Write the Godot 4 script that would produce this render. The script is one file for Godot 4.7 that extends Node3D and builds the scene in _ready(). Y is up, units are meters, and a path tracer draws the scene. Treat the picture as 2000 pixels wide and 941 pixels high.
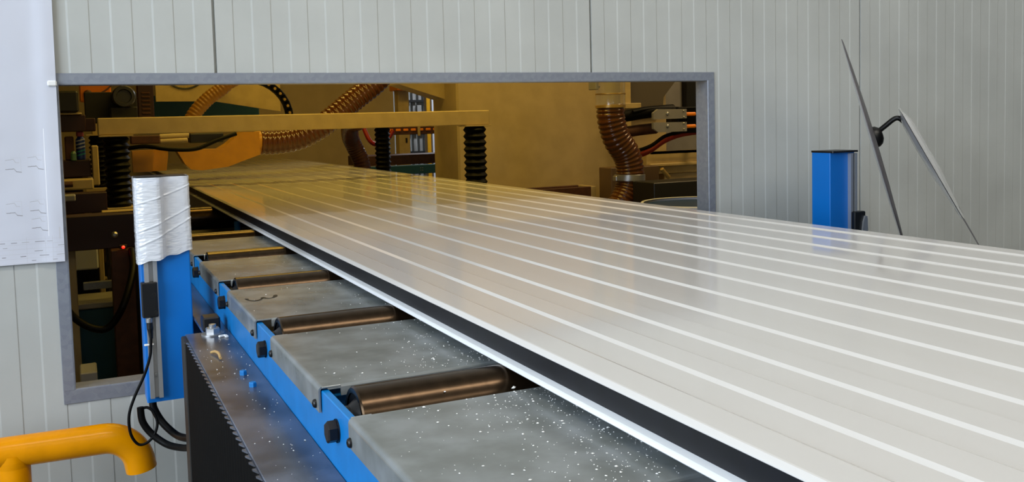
extends Node3D
# A sandwich panel leaves a production hall through an opening in a ribbed wall.
# Metres, y up. Heights are written relative to the lens (1.35 m above the floor): V(x, y, z) adds that height.
const H := 1.35
var mats := {}
var seen := {}
var rng := RandomNumberGenerator.new()

func V(x, y, z) -> Vector3:
	return Vector3(x, y + H, z)

# ---------------------------------------------------------------- naming and committing
func numbered(parent: Node, called: String) -> String:
	var key := str(parent.get_instance_id()) + "/" + called
	var n: int = seen.get(key, 0)
	seen[key] = n + 1
	return called if n == 0 else "%s_%03d" % [called, n]

func tag(o, label := "", category := "", group := "", kind := ""):
	if label: o.set_meta("label", label)
	if category: o.set_meta("category", category)
	if group: o.set_meta("group", group)
	if kind: o.set_meta("kind", kind)
	return o

func thing(called: String, label: String, category: String, at: Vector3, group := "") -> Node3D:
	var o := Node3D.new()
	o.name = numbered(self, called)
	add_child(o, true)
	o.position = at
	tag(o, label, category, group)
	return o

func origin_of(n: Node) -> Vector3:
	var p := Vector3.ZERO
	while n != self:
		p += n.position
		n = n.get_parent()
	return p

# commits a SurfaceTool whose points are in world coordinates as one named mesh under parent
func obj(called: String, st: SurfaceTool, m: Material, parent: Node = self) -> MeshInstance3D:
	st.generate_normals()
	var o := MeshInstance3D.new()
	o.mesh = st.commit()
	o.material_override = m
	o.name = numbered(parent, called)
	parent.add_child(o, true)
	o.position = -origin_of(parent)
	return o

func struct(called: String, st: SurfaceTool, m: Material, parent: Node = self) -> MeshInstance3D:
	var o := obj(called, st, m, parent)
	if parent == self: o.set_meta("kind", "structure")
	return o

# ---------------------------------------------------------------- shapes
func mb() -> SurfaceTool:
	var st := SurfaceTool.new()
	st.begin(Mesh.PRIMITIVE_TRIANGLES)
	st.set_smooth_group(-1)
	return st

func tri(st: SurfaceTool, a, b, c):
	st.add_vertex(a); st.add_vertex(c); st.add_vertex(b)

func quad(st: SurfaceTool, a, b, c, d):
	tri(st, a, b, c); tri(st, a, c, d)

# convex face turned away from the point c
func cface(st: SurfaceTool, p: Array, c: Vector3):
	var n: Vector3 = (p[1] - p[0]).cross(p[2] - p[0])
	if n.dot(p[0] - c) < 0: p.reverse()
	for i in range(1, p.size() - 1): tri(st, p[0], p[i], p[i + 1])

func box(st: SurfaceTool, lo: Vector3, hi: Vector3, ch := 0.0, xf := Transform3D.IDENTITY):
	st.set_smooth_group(-1)
	var c := (lo + hi) / 2
	var h := (hi - lo) / 2
	ch = minf(ch, minf(h.x, minf(h.y, h.z)) * 0.9)
	var q := []
	for i in 8:
		var s := Vector3(1 if i & 1 else -1, 1 if i & 2 else -1, 1 if i & 4 else -1)
		var t := []
		for a in 3:
			var e := h - Vector3.ONE * ch
			e[a] = h[a]
			t.append(xf * (c + s * e))
		q.append(t)
	var cc := xf * c
	for a in 3:
		var b1 := 1 << ((a + 1) % 3)
		var b2 := 1 << ((a + 2) % 3)
		for s in [0, 1 << a]:
			cface(st, [q[s][a], q[s | b1][a], q[s | b1 | b2][a], q[s | b2][a]], cc)
	if ch <= 0.0: return
	for a in 3:
		var d1 := (a + 1) % 3
		var d2 := (a + 2) % 3
		for s1 in [0, 1 << d1]:
			for s2 in [0, 1 << d2]:
				var i0: int = s1 | s2
				var i1: int = i0 | (1 << a)
				cface(st, [q[i0][d1], q[i1][d1], q[i1][d2], q[i0][d2]], cc)
	for i in 8: cface(st, [q[i][0], q[i][1], q[i][2]], cc)

func prism(st: SurfaceTool, poly: PackedVector2Array, o: Vector3, u: Vector3, v: Vector3, w: Vector3, soft := false):
	var n := poly.size()
	var pts := poly.duplicate()
	if Geometry2D.is_polygon_clockwise(pts): pts.reverse()
	var right := u.cross(v).dot(w) > 0
	st.set_smooth_group(1 if soft else -1)
	for i in n:
		var a := o + u * pts[i].x + v * pts[i].y
		var j := (i + 1) % n
		var b := o + u * pts[j].x + v * pts[j].y
		if right: quad(st, a, b, b + w, a + w)
		else: quad(st, b, a, a + w, b + w)
	st.set_smooth_group(-1)
	var t := Geometry2D.triangulate_polygon(pts)
	for i in range(0, t.size(), 3):
		var a := o + u * pts[t[i]].x + v * pts[t[i]].y
		var b := o + u * pts[t[i + 1]].x + v * pts[t[i + 1]].y
		var c := o + u * pts[t[i + 2]].x + v * pts[t[i + 2]].y
		if (b - a).cross(c - a).dot(w) > 0:
			var s := b; b = c; c = s
		tri(st, a, b, c); tri(st, a + w, c + w, b + w)

# rounded polygon corner points for prisms
func arc2(c: Vector2, r: float, a0: float, a1: float, n := 5) -> PackedVector2Array:
	var p := PackedVector2Array()
	for i in n + 1:
		var a := deg_to_rad(lerpf(a0, a1, float(i) / n))
		p.append(c + Vector2(cos(a), sin(a)) * r)
	return p

func rounded(x0: float, y0: float, x1: float, y1: float, r: float, n := 4) -> PackedVector2Array:
	var p := PackedVector2Array()
	p.append_array(arc2(Vector2(x1 - r, y0 + r), r, -90, 0, n))
	p.append_array(arc2(Vector2(x1 - r, y1 - r), r, 0, 90, n))
	p.append_array(arc2(Vector2(x0 + r, y1 - r), r, 90, 180, n))
	p.append_array(arc2(Vector2(x0 + r, y0 + r), r, 180, 270, n))
	return p

func smooth_path(p: Array, n: int) -> PackedVector3Array:
	var out := PackedVector3Array()
	for i in p.size() - 1:
		var a: Vector3 = p[maxi(i - 1, 0)]
		var d: Vector3 = p[mini(i + 2, p.size() - 1)]
		for k in n: out.append((p[i] as Vector3).cubic_interpolate(p[i + 1], a, d, float(k) / n))
	out.append(p[-1])
	return out

func resample(p: PackedVector3Array, step: float) -> PackedVector3Array:
	var c := Curve3D.new()
	for q in p: c.add_point(q)
	var l := c.get_baked_length()
	var n := maxi(2, int(l / step))
	var out := PackedVector3Array()
	for i in n + 1: out.append(c.sample_baked(l * i / n))
	return out

# sweep; radius is a number or a Callable(i, t) -> float
func tube(st: SurfaceTool, pts: PackedVector3Array, radius, seg := 12, caps := true):
	var n := pts.size()
	var rings := []
	var up := Vector3.UP if absf((pts[1] - pts[0]).normalized().y) < 0.9 else Vector3.RIGHT
	var side := Vector3.ZERO
	for i in n:
		var d := (pts[mini(i + 1, n - 1)] - pts[maxi(i - 1, 0)]).normalized()
		if i == 0: side = d.cross(up).normalized()
		else: side = (side - d * side.dot(d)).normalized()
		var b := d.cross(side)
		var r: float = radius if radius is float else radius.call(i, float(i) / (n - 1))
		var ring := []
		for k in seg:
			var a := TAU * k / seg
			ring.append(pts[i] + (side * cos(a) + b * sin(a)) * r)
		rings.append(ring)
	st.set_smooth_group(1)
	for i in n - 1:
		for k in seg:
			var j := (k + 1) % seg
			quad(st, rings[i][k], rings[i][j], rings[i + 1][j], rings[i + 1][k])
	if caps:
		st.set_smooth_group(-1)
		cface(st, rings[0].duplicate(), pts[1])
		cface(st, rings[n - 1].duplicate(), pts[n - 2])

# profile of (radius, height) turned round an axis from o
func lathe(st: SurfaceTool, prof: Array, o: Vector3, axis: Vector3, seg := 20, soft := false, turn := 0.0):
	axis = axis.normalized()
	var x := axis.cross(Vector3.UP if absf(axis.y) < 0.9 else Vector3.RIGHT).normalized()
	var y := axis.cross(x)
	for i in prof.size() - 1:
		st.set_smooth_group(1 if soft else (-1 if seg < 9 else 2 + i))
		var a: Vector2 = prof[i]
		var b: Vector2 = prof[i + 1]
		for k in seg:
			var d0 := x * cos(TAU * k / seg + turn) + y * sin(TAU * k / seg + turn)
			var d1 := x * cos(TAU * (k + 1) / seg + turn) + y * sin(TAU * (k + 1) / seg + turn)
			var p := [o + axis * a.y + d0 * a.x, o + axis * a.y + d1 * a.x, o + axis * b.y + d1 * b.x, o + axis * b.y + d0 * b.x]
			if a.x < 1e-6: tri(st, p[0], p[2], p[3])
			elif b.x < 1e-6: tri(st, p[0], p[1], p[2])
			else: quad(st, p[0], p[1], p[2], p[3])

func rod(st: SurfaceTool, a: Vector3, b: Vector3, r: float, seg := 14, ch := 0.0):
	var l := (b - a).length()
	if ch > 0: lathe(st, [Vector2(0, 0), Vector2(r - ch, 0), Vector2(r, ch), Vector2(r, l - ch), Vector2(r - ch, l), Vector2(0, l)], a, b - a, seg)
	else: lathe(st, [Vector2(0, 0), Vector2(r, 0), Vector2(r, l), Vector2(0, l)], a, b - a, seg)

# ---------------------------------------------------------------- textures and materials
func noise_tex(kind: int, freq: float, seed_: int, lo: Color, hi: Color, gain := 1.0, oct := 4, px := 256) -> ImageTexture:
	var f := FastNoiseLite.new()
	f.noise_type = kind
	f.frequency = freq
	f.seed = seed_
	f.fractal_octaves = oct
	f.fractal_type = FastNoiseLite.FRACTAL_FBM if oct > 1 else FastNoiseLite.FRACTAL_NONE
	if kind == FastNoiseLite.TYPE_CELLULAR: f.cellular_return_type = FastNoiseLite.RETURN_CELL_VALUE
	var g := f.get_seamless_image(px, px)
	var im := Image.create(px, px, false, Image.FORMAT_RGB8)
	for y in px:
		for x in px:
			im.set_pixel(x, y, lo.lerp(hi, clampf((g.get_pixel(x, y).r - 0.5) * gain + 0.5, 0, 1)))
	return ImageTexture.create_from_image(im)

func mat(key: String, c: Color, rough: float, metal := 0.0, tex: Texture2D = null, scale := 1.0, rtex: Texture2D = null) -> StandardMaterial3D:
	if mats.has(key): return mats[key]
	var m := StandardMaterial3D.new()
	m.resource_name = key
	m.albedo_color = c
	m.roughness = rough
	m.metallic = metal
	if tex: m.albedo_texture = tex
	if rtex: m.roughness_texture = rtex
	if tex or rtex:
		m.uv1_triplanar = true
		m.uv1_world_triplanar = true
		m.uv1_scale = Vector3.ONE * scale
	mats[key] = m
	return m

func lamp_mat(key: String, c: Color, e: float) -> StandardMaterial3D:
	var m := mat(key, Color(0.9, 0.9, 0.9), 0.5)
	m.emission_enabled = true
	m.emission = c
	m.emission_energy_multiplier = e
	return m

func area(called: String, at: Vector3, size: Vector2, look: Vector3, c: Color, e: float):
	var l := AreaLight3D.new()
	l.name = called
	add_child(l)
	l.area_size = size
	l.light_color = c
	l.light_energy = e
	l.area_range = 60.0
	l.shadow_enabled = true
	l.position = at
	var up := Vector3.UP if absf(look.normalized().y) < 0.9 else Vector3.FORWARD
	l.basis = Basis.looking_at(look, up)

func _ready():
	rng.seed = 11
	# ------------------------------------------------------------ camera, sky, lights, exposure
	var cam := Camera3D.new()
	cam.name = "camera"
	add_child(cam)
	cam.position = V(0, 0, 0)
	cam.basis = Basis(Vector3.UP, -0.440174) * Basis(Vector3.RIGHT, -0.0673414) * Basis(Vector3.BACK, -0.0260379)
	var f := 1801.3                                          # focal length in pixels of a 2000 x 941 frame; the lens is shifted down
	cam.set_frustum(941.0 / f * 0.05, Vector2(0, -(470.5 - 356.66) / f * 0.05), 0.05, 80.0)
	cam.current = true
	var env := Environment.new()
	var sky := Sky.new()
	var sm := ProceduralSkyMaterial.new()
	sm.sky_top_color = Color(0.62, 0.74, 0.95)
	sm.sky_horizon_color = Color(0.88, 0.93, 1.0)
	sm.ground_bottom_color = Color(0.45, 0.45, 0.45)
	sm.ground_horizon_color = Color(0.75, 0.78, 0.82)
	sm.sky_energy_multiplier = 1.0
	sky.sky_material = sm
	env.background_mode = Environment.BG_SKY
	env.sky = sky
	env.tonemap_mode = Environment.TONE_MAPPER_LINEAR
	env.tonemap_exposure = 0.9
	env.sdfgi_enabled = true
	env.ssao_enabled = true
	env.ssil_enabled = true
	var we := WorldEnvironment.new()
	we.name = "environment"
	we.environment = env
	add_child(we)
	# daylight of the long window in the left wall, hall lamps under the ceiling, amber and white lamps of the machine room, added lamp for far daylight
	area("window_daylight", Vector3(-3.9, 2.55, 0.9), Vector2(4.6, 2.9), Vector3(1, 0, 0), Color(0.90, 0.95, 1.0), 38.0)
	for i in 3:
		area("hall_lamp_light", Vector3(1.9, 4.62, -0.1 + 2.7 * i), Vector2(5.0, 0.4), Vector3(0, -1, 0), Color(1.0, 0.96, 0.9), [9.0, 4.0, 4.0][i])
	area("amber_lamp_light", Vector3(1.6, 2.9, -4.0), Vector2(2.4, 0.4), Vector3(0, -1, 0), Color(1.0, 0.84, 0.38), 3.3)
	area("amber_lamp_light_far", Vector3(1.5, 3.1, -5.9), Vector2(2.4, 0.4), Vector3(0, -1, 0), Color(1.0, 0.84, 0.38), 2.4)
	area("white_lamp_light", Vector3(4.2, 3.1, -4.0), Vector2(0.4, 1.6), Vector3(0, -1, 0), Color(1.0, 0.86, 0.62), 3.0)
	area("added_daylight_far", Vector3(4.6, 3.4, -9.6), Vector2(1.6, 0.5), Vector3(0, -1, 0), Color(0.92, 0.96, 1.0), 14.0)  # added source, stands in for daylight beyond the gap

	make_materials()
	build_hall()
	build_panels()
	build_conveyor()
	build_guard()
	build_posts()
	build_rail()
	build_drawing()
	build_mirrors()
	build_machine()
	build_machine_left()
	build_machine_right()
	build_crumbs()

func make_materials():
	var S := FastNoiseLite.TYPE_SIMPLEX_SMOOTH
	var cloud := noise_tex(S, 0.012, 3, Color(0.95, 0.95, 0.95), Color(1, 1, 1), 1.6, 5)
	var cloud2 := noise_tex(S, 0.02, 8, Color(0.84, 0.84, 0.82), Color(1, 1, 1), 1.5, 5)
	var spangle := noise_tex(FastNoiseLite.TYPE_CELLULAR, 0.05, 5, Color(0.93, 0.935, 0.95), Color(1, 1, 1), 1.0, 1)
	var rough := noise_tex(S, 0.015, 21, Color(0.6, 0.6, 0.6), Color(1, 1, 1), 1.7, 5)
	var grime := noise_tex(S, 0.01, 33, Color(0.68, 0.67, 0.66), Color(1, 1, 1), 2.0, 6)
	mat("wall_paint", Color(0.74, 0.75, 0.735), 0.42, 0.0, cloud, 0.6)
	mat("panel_paint", Color(0.805, 0.797, 0.785), 0.09)
	mat("lit_lip_paint", Color(0.9, 0.91, 0.92), 0.3)  # whiter than the panel paint, for the light its lip catches
	mat("foam_tape", Color(0.075, 0.078, 0.1), 0.5, 0.0, cloud2, 6.0)
	mat("galvanised", Color(0.59, 0.61, 0.65), 0.45, 0.45, spangle, 7.0)
	mat("plate_steel", Color(0.55, 0.57, 0.575), 0.25, 0.22, cloud2, 2.2)
	mat("guard_steel", Color(0.42, 0.45, 0.51), 0.24, 0.45, grime, 2.2)
	mat("roller_steel", Color(0.29, 0.23, 0.17), 0.22, 0.9, cloud2, 8.0)
	mat("rail_blue", Color(0.0, 0.47, 0.76), 0.42, 0.0, cloud, 5.0)
	mat("post_blue", Color(0.0, 0.43, 0.77), 0.4)
	mat("bolt_black", Color(0.09, 0.085, 0.09), 0.4, 0.3)
	mat("zinc", Color(0.68, 0.68, 0.68), 0.35, 0.8)
	mat("aluminium", Color(0.74, 0.74, 0.74), 0.4, 0.7)
	mat("black_plastic", Color(0.045, 0.045, 0.05), 0.42)
	mat("rubber", Color(0.02, 0.02, 0.022), 0.5).metallic_specular = 0.25
	mat("yellow_paint", Color(0.93, 0.60, 0.0), 0.22, 0.0, cloud, 4.0).metallic_specular = 0.3
	mat("concrete", Color(0.48, 0.48, 0.47), 0.7, 0.0, cloud2, 0.7)
	mat("ceiling_paint", Color(0.78, 0.78, 0.77), 0.7)
	mat("room_wall", Color(0.70, 0.62, 0.47), 0.6, 0.0, cloud, 0.8)
	mat("cream_paint", Color(0.74, 0.65, 0.45), 0.45, 0.0, cloud, 3.0)
	mat("enclosure", Color(0.72, 0.64, 0.48), 0.5, 0.0, cloud, 1.5)
	mat("motor_grey", Color(0.2, 0.2, 0.2), 0.4, 0.3)
	mat("cover_grey", Color(0.34, 0.31, 0.27), 0.5)
	mat("tan_box", Color(0.42, 0.33, 0.23), 0.55)
	mat("grey_sheet", Color(0.60, 0.59, 0.58), 0.5, 0.2, cloud, 2.0)
	mat("orange_paint", Color(0.85, 0.47, 0.02), 0.4)
	mat("hood_orange", Color(0.74, 0.52, 0.03), 0.4, 0.0, cloud, 4.0)
	mat("dark_red", Color(0.17, 0.05, 0.055), 0.5)
	mat("dark_machine", Color(0.07, 0.065, 0.06), 0.5)
	mat("teal_paint", Color(0.04, 0.27, 0.37), 0.5)
	mat("brown_wood", Color(0.32, 0.18, 0.11), 0.6, 0.0, cloud2, 3.0)
	mat("hose_brown", Color(0.34, 0.19, 0.07), 0.2)
	mat("hose_amber", Color(0.58, 0.40, 0.12), 0.3)
	mat("red_cable", Color(0.55, 0.07, 0.05), 0.4)
	mat("orange_link", Color(1.0, 0.56, 0.06), 0.4)
	mat("brass", Color(0.75, 0.62, 0.35), 0.35, 0.6)
	mat("foam_white", Color(0.93, 0.93, 0.92), 0.7)
	mat("ink", Color(0.03, 0.03, 0.03), 0.6)
	mat("white_box", Color(0.75, 0.76, 0.8), 0.5)
	mat("wood_chip", Color(0.72, 0.58, 0.36), 0.6)
	mat("disc_grey", Color(0.36, 0.35, 0.37), 0.45, 0.2)
	mat("disc_face", Color(0.72, 0.76, 0.82), 0.12, 0.6)
	var fm := mat("stretch_film", Color(0.9, 0.91, 0.93, 0.86), 0.22)
	fm.transparency = BaseMaterial3D.TRANSPARENCY_ALPHA
	fm.clearcoat_enabled = true
	fm.clearcoat = 0.6
	fm.clearcoat_roughness = 0.12
	var gl := mat("clear_pipe", Color(0.9, 0.9, 0.88, 0.06), 0.05)
	gl.transparency = BaseMaterial3D.TRANSPARENCY_ALPHA
	var wg := mat("window_glass", Color(0.9, 0.95, 1.0, 0.08), 0.02)
	wg.transparency = BaseMaterial3D.TRANSPARENCY_ALPHA
	var pp := mat("panel_paint", Color.WHITE, 0.1)
	pp.metallic_specular = 0.6

# ---------------------------------------------------------------- the hall, its ribbed wall and the opening
const WZ := -2.56
const OX0 := -0.035
const OX1 := 1.95
const OY0 := -0.653
const OY1 := 0.120

func ribbed(st: SurfaceTool, xs: float, xa: float, xb: float, y0: float, y1: float):
	# profile of one sheet that starts at xs: flat bands 50 mm wide, every second one 1.3 mm back, a seam at each end
	var p := [Vector2(0.0, -0.012), Vector2(0.003, -0.012), Vector2(0.004, 0.0)]
	for k in 12:
		p.append(Vector2(0.1 * k + 0.049, 0.0)); p.append(Vector2(0.1 * k + 0.0515, -0.0013))
		if k < 11:
			p.append(Vector2(0.1 * k + 0.0975, -0.0013)); p.append(Vector2(0.1 * k + 0.1025, 0.0))
	p[-1] = Vector2(1.146, 0.0); p[-2] = Vector2(1.145, 0.0)
	p.append(Vector2(1.147, -0.012)); p.append(Vector2(1.15, -0.012))
	var pts := []
	for i in p.size() - 1:
		var a: Vector2 = p[i] + Vector2(xs, 0)
		var b: Vector2 = p[i + 1] + Vector2(xs, 0)
		if b.x <= xa or a.x >= xb or b.x - a.x < 1e-6: continue
		var a2 := a.lerp(b, clampf((xa - a.x) / (b.x - a.x), 0, 1))
		var b2 := a.lerp(b, clampf((xb - a.x) / (b.x - a.x), 0, 1))
		if pts.is_empty(): pts.append(a2)
		pts.append(b2)
	var poly := PackedVector2Array([Vector2(xb, -0.06), Vector2(xa, -0.06)])
	for q in pts: poly.append(q)
	prism(st, poly, V(0, y0, WZ), Vector3.RIGHT, Vector3.BACK, Vector3(0, y1 - y0, 0))

func build_hall():
	var st := mb()
	box(st, Vector3(-4.3, -0.2, -13.2), Vector3(9.3, 0, 7.3))
	struct("floor", st, mats.concrete)
	st = mb()
	box(st, Vector3(-4.3, 5.0, -13.2), Vector3(9.3, 5.2, 7.3))
	struct("ceiling", st, mats.ceiling_paint)
	st = mb()                                                # left wall with the window opening
	box(st, Vector3(-4.2, 0, -13), Vector3(-4.0, 5.0, -1.5))
	box(st, Vector3(-4.2, 0, -1.5), Vector3(-4.0, 1.1, 3.3))
	box(st, Vector3(-4.2, 4.0, -1.5), Vector3(-4.0, 5.0, 3.3))
	box(st, Vector3(-4.2, 0, 3.3), Vector3(-4.0, 5.0, 7.2))
	struct("wall_left", st, mats.wall_paint)
	st = mb()
	box(st, Vector3(9.0, 0, -13), Vector3(9.2, 5.0, 7.2))
	struct("wall_right", st, mats.wall_paint)
	st = mb()
	box(st, Vector3(-4.0, 0, 7.0), Vector3(9.0, 5.0, 7.2))
	struct("wall_rear", st, mats.wall_paint)
	st = mb()
	box(st, Vector3(-4.0, 0, -13.0), Vector3(9.0, 5.0, -12.8))
	struct("wall_far", st, mats.wall_paint)
	st = mb()
	for i in 6:
		var z := -1.5 + 4.8 * i / 5
		box(st, Vector3(-4.13, 1.1, z - 0.03), Vector3(-4.06, 4.0, z + 0.03))
	for y in [1.13, 2.55, 3.97]: box(st, Vector3(-4.12, y - 0.03, -1.5), Vector3(-4.07, y + 0.03, 3.3))
	var win := struct("window_1", st, mats.aluminium)
	for i in 5:
		st = mb()
		var z := -1.5 + 4.8 * i / 5
		box(st, Vector3(-4.1, 1.13, z + 0.03), Vector3(-4.094, 3.97, z + 0.93))
		obj("pane", st, mats.window_glass, win)
	for i in 3:
		var z := -0.1 + 2.7 * i
		var t := thing("ceiling_light", ["long white ceiling light across the hall nearest the ribbed wall", "long white ceiling light across the middle of the hall", "long white ceiling light across the rear of the hall"][i], "ceiling light", Vector3(1.9, 4.65, z))
		st = mb(); box(st, Vector3(-0.65, 4.66, z - 0.25), Vector3(4.45, 5.0, z + 0.25), 0.02)
		obj("housing", st, mats.ceiling_paint, t)
		st = mb(); box(st, Vector3(-0.6, 4.64, z - 0.2), Vector3(4.4, 4.66, z + 0.2))
		obj("light_tube", st, lamp_mat("hall_lamp", Color(1, 0.97, 0.92), 2.0), t)
	# the ribbed wall: one sheet is one piece
	var w := Node3D.new()
	w.name = "wall_front"
	add_child(w)
	w.position = Vector3(0, 0, WZ)
	w.set_meta("kind", "structure")
	for k in range(-4, 9):
		var xs := 0.346 + 1.15 * k
		var xa := maxf(xs, -4.0)
		var xb := minf(xs + 1.15, 9.0)
		if xb - xa < 0.01: continue
		st = mb()
		if xb <= OX0 or xa >= OX1: ribbed(st, xs, xa, xb, -H, 5.0 - H)
		else:
			if xa < OX0: ribbed(st, xs, xa, OX0, -H, 5.0 - H)
			if xb > OX1: ribbed(st, xs, OX1, xb, -H, 5.0 - H)
			ribbed(st, xs, maxf(xa, OX0), minf(xb, OX1), OY1, 5.0 - H)
			ribbed(st, xs, maxf(xa, OX0), minf(xb, OX1), -H, OY0)
		obj("wall_panel", st, mats.wall_paint, w)
	# galvanised angles round the opening
	var tr := Node3D.new()
	tr.name = "trim_1"
	add_child(tr)
	tr.position = V(0.95, OY0, WZ)
	tr.set_meta("kind", "structure")
	var e := 0.026
	var zf := WZ + 0.003
	for s in 4:
		st = mb()
		match s:
			0:
				box(st, V(OX0 - e, OY1 - 0.001, WZ), V(OX1 + e, OY1 + e, zf), 0.001)
				box(st, V(OX0, OY1 - 0.003, WZ - 0.064), V(OX1, OY1, zf - 0.0005), 0.0008)
			1:
				box(st, V(OX0 - e, OY0 - e - 0.008, WZ), V(OX1 + e, OY0 + 0.001, zf), 0.001)
				box(st, V(OX0, OY0, WZ - 0.064), V(OX1, OY0 + 0.003, zf - 0.0005), 0.0008)
			2:
				box(st, V(OX0 - e, OY0, WZ), V(OX0 + 0.001, OY1, zf + 0.0006), 0.001)
				box(st, V(OX0, OY0, WZ - 0.064), V(OX0 + 0.003, OY1, zf), 0.0008)
			3:
				box(st, V(OX1 - 0.001, OY0, WZ), V(OX1 + e, OY1, zf + 0.0006), 0.001)
				box(st, V(OX1 - 0.003, OY0, WZ - 0.064), V(OX1, OY1, zf + 0.001), 0.0012)
		obj("frame_angle", st, mats.galvanised, tr)

# ---------------------------------------------------------------- the sandwich panel on the rollers
func build_panels():
	var spans := [[-4.44, 1.2], [-8.55, -4.452]]
	var labels := ["long light grey ribbed sandwich panel lying on the rollers in front of the cut", "far continuation of the ribbed sandwich panel behind the cut inside the machine room"]
	for s in 2:
		var z0: float = spans[s][0]
		var L: float = spans[s][1] - z0
		var t := thing("sandwich_panel", labels[s], "panel", V(1.05, -0.3125, z0 + L / 2))
		var yt := -0.272
		var p := PackedVector2Array([Vector2(0.492, yt - 0.006), Vector2(0.4838, yt - 0.006), Vector2(0.4830, yt - 0.0052), Vector2(0.4836, yt - 0.0042), Vector2(0.4890, yt - 0.0003), Vector2(0.4910, yt)])
		for k in 11:
			var d := 0.532 + 0.0987 * k
			var wl := 0.5835 + 0.0987 * k
			p.append(Vector2(d - 0.0034, yt)); p.append(Vector2(d + 0.0034, yt - 0.0025))
			p.append(Vector2(wl - 0.0034, yt - 0.0025)); p.append(Vector2(wl + 0.0034, yt))
		p.append(Vector2(1.617, yt)); p.append(Vector2(1.6195, yt - 0.0015)); p.append(Vector2(1.6195, yt - 0.006)); p.append(Vector2(1.612, yt - 0.006))
		var st := mb()
		prism(st, p, V(0, 0, z0), Vector3.RIGHT, Vector3.UP, Vector3(0, 0, L))
		obj("top_sheet", st, mats.panel_paint, t)
		st = mb()
		box(st, V(0.489, -0.3045, z0 + 0.001), V(1.614, yt - 0.006, z0 + L - 0.001))
		tag(obj("core_edge", st, mats.foam_tape, t), "blue-black taped side of the core")
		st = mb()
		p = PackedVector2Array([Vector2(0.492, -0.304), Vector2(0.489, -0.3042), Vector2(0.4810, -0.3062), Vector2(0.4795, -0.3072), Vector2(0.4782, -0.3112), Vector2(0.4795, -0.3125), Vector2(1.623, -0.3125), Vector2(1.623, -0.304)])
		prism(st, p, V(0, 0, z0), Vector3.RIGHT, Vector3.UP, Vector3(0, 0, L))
		tag(obj("bottom_sheet", st, mats.lit_lip_paint, t), "bottom sheet with a narrow ledge, whitened for light on its lip")

# ---------------------------------------------------------------- roller conveyor
const RAILX := 0.262

func hex_bolt(st: SurfaceTool, o: Vector3, axis: Vector3, af: float, h: float):
	lathe(st, [Vector2(af * 0.60, 0), Vector2(af * 0.60, h * 0.14)], o, axis, 20)
	lathe(st, [Vector2(af * 0.577, h * 0.1), Vector2(af * 0.577, h * 0.88), Vector2(af * 0.5, h), Vector2(0, h)], o, axis, 6, false, 0.5)

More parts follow.
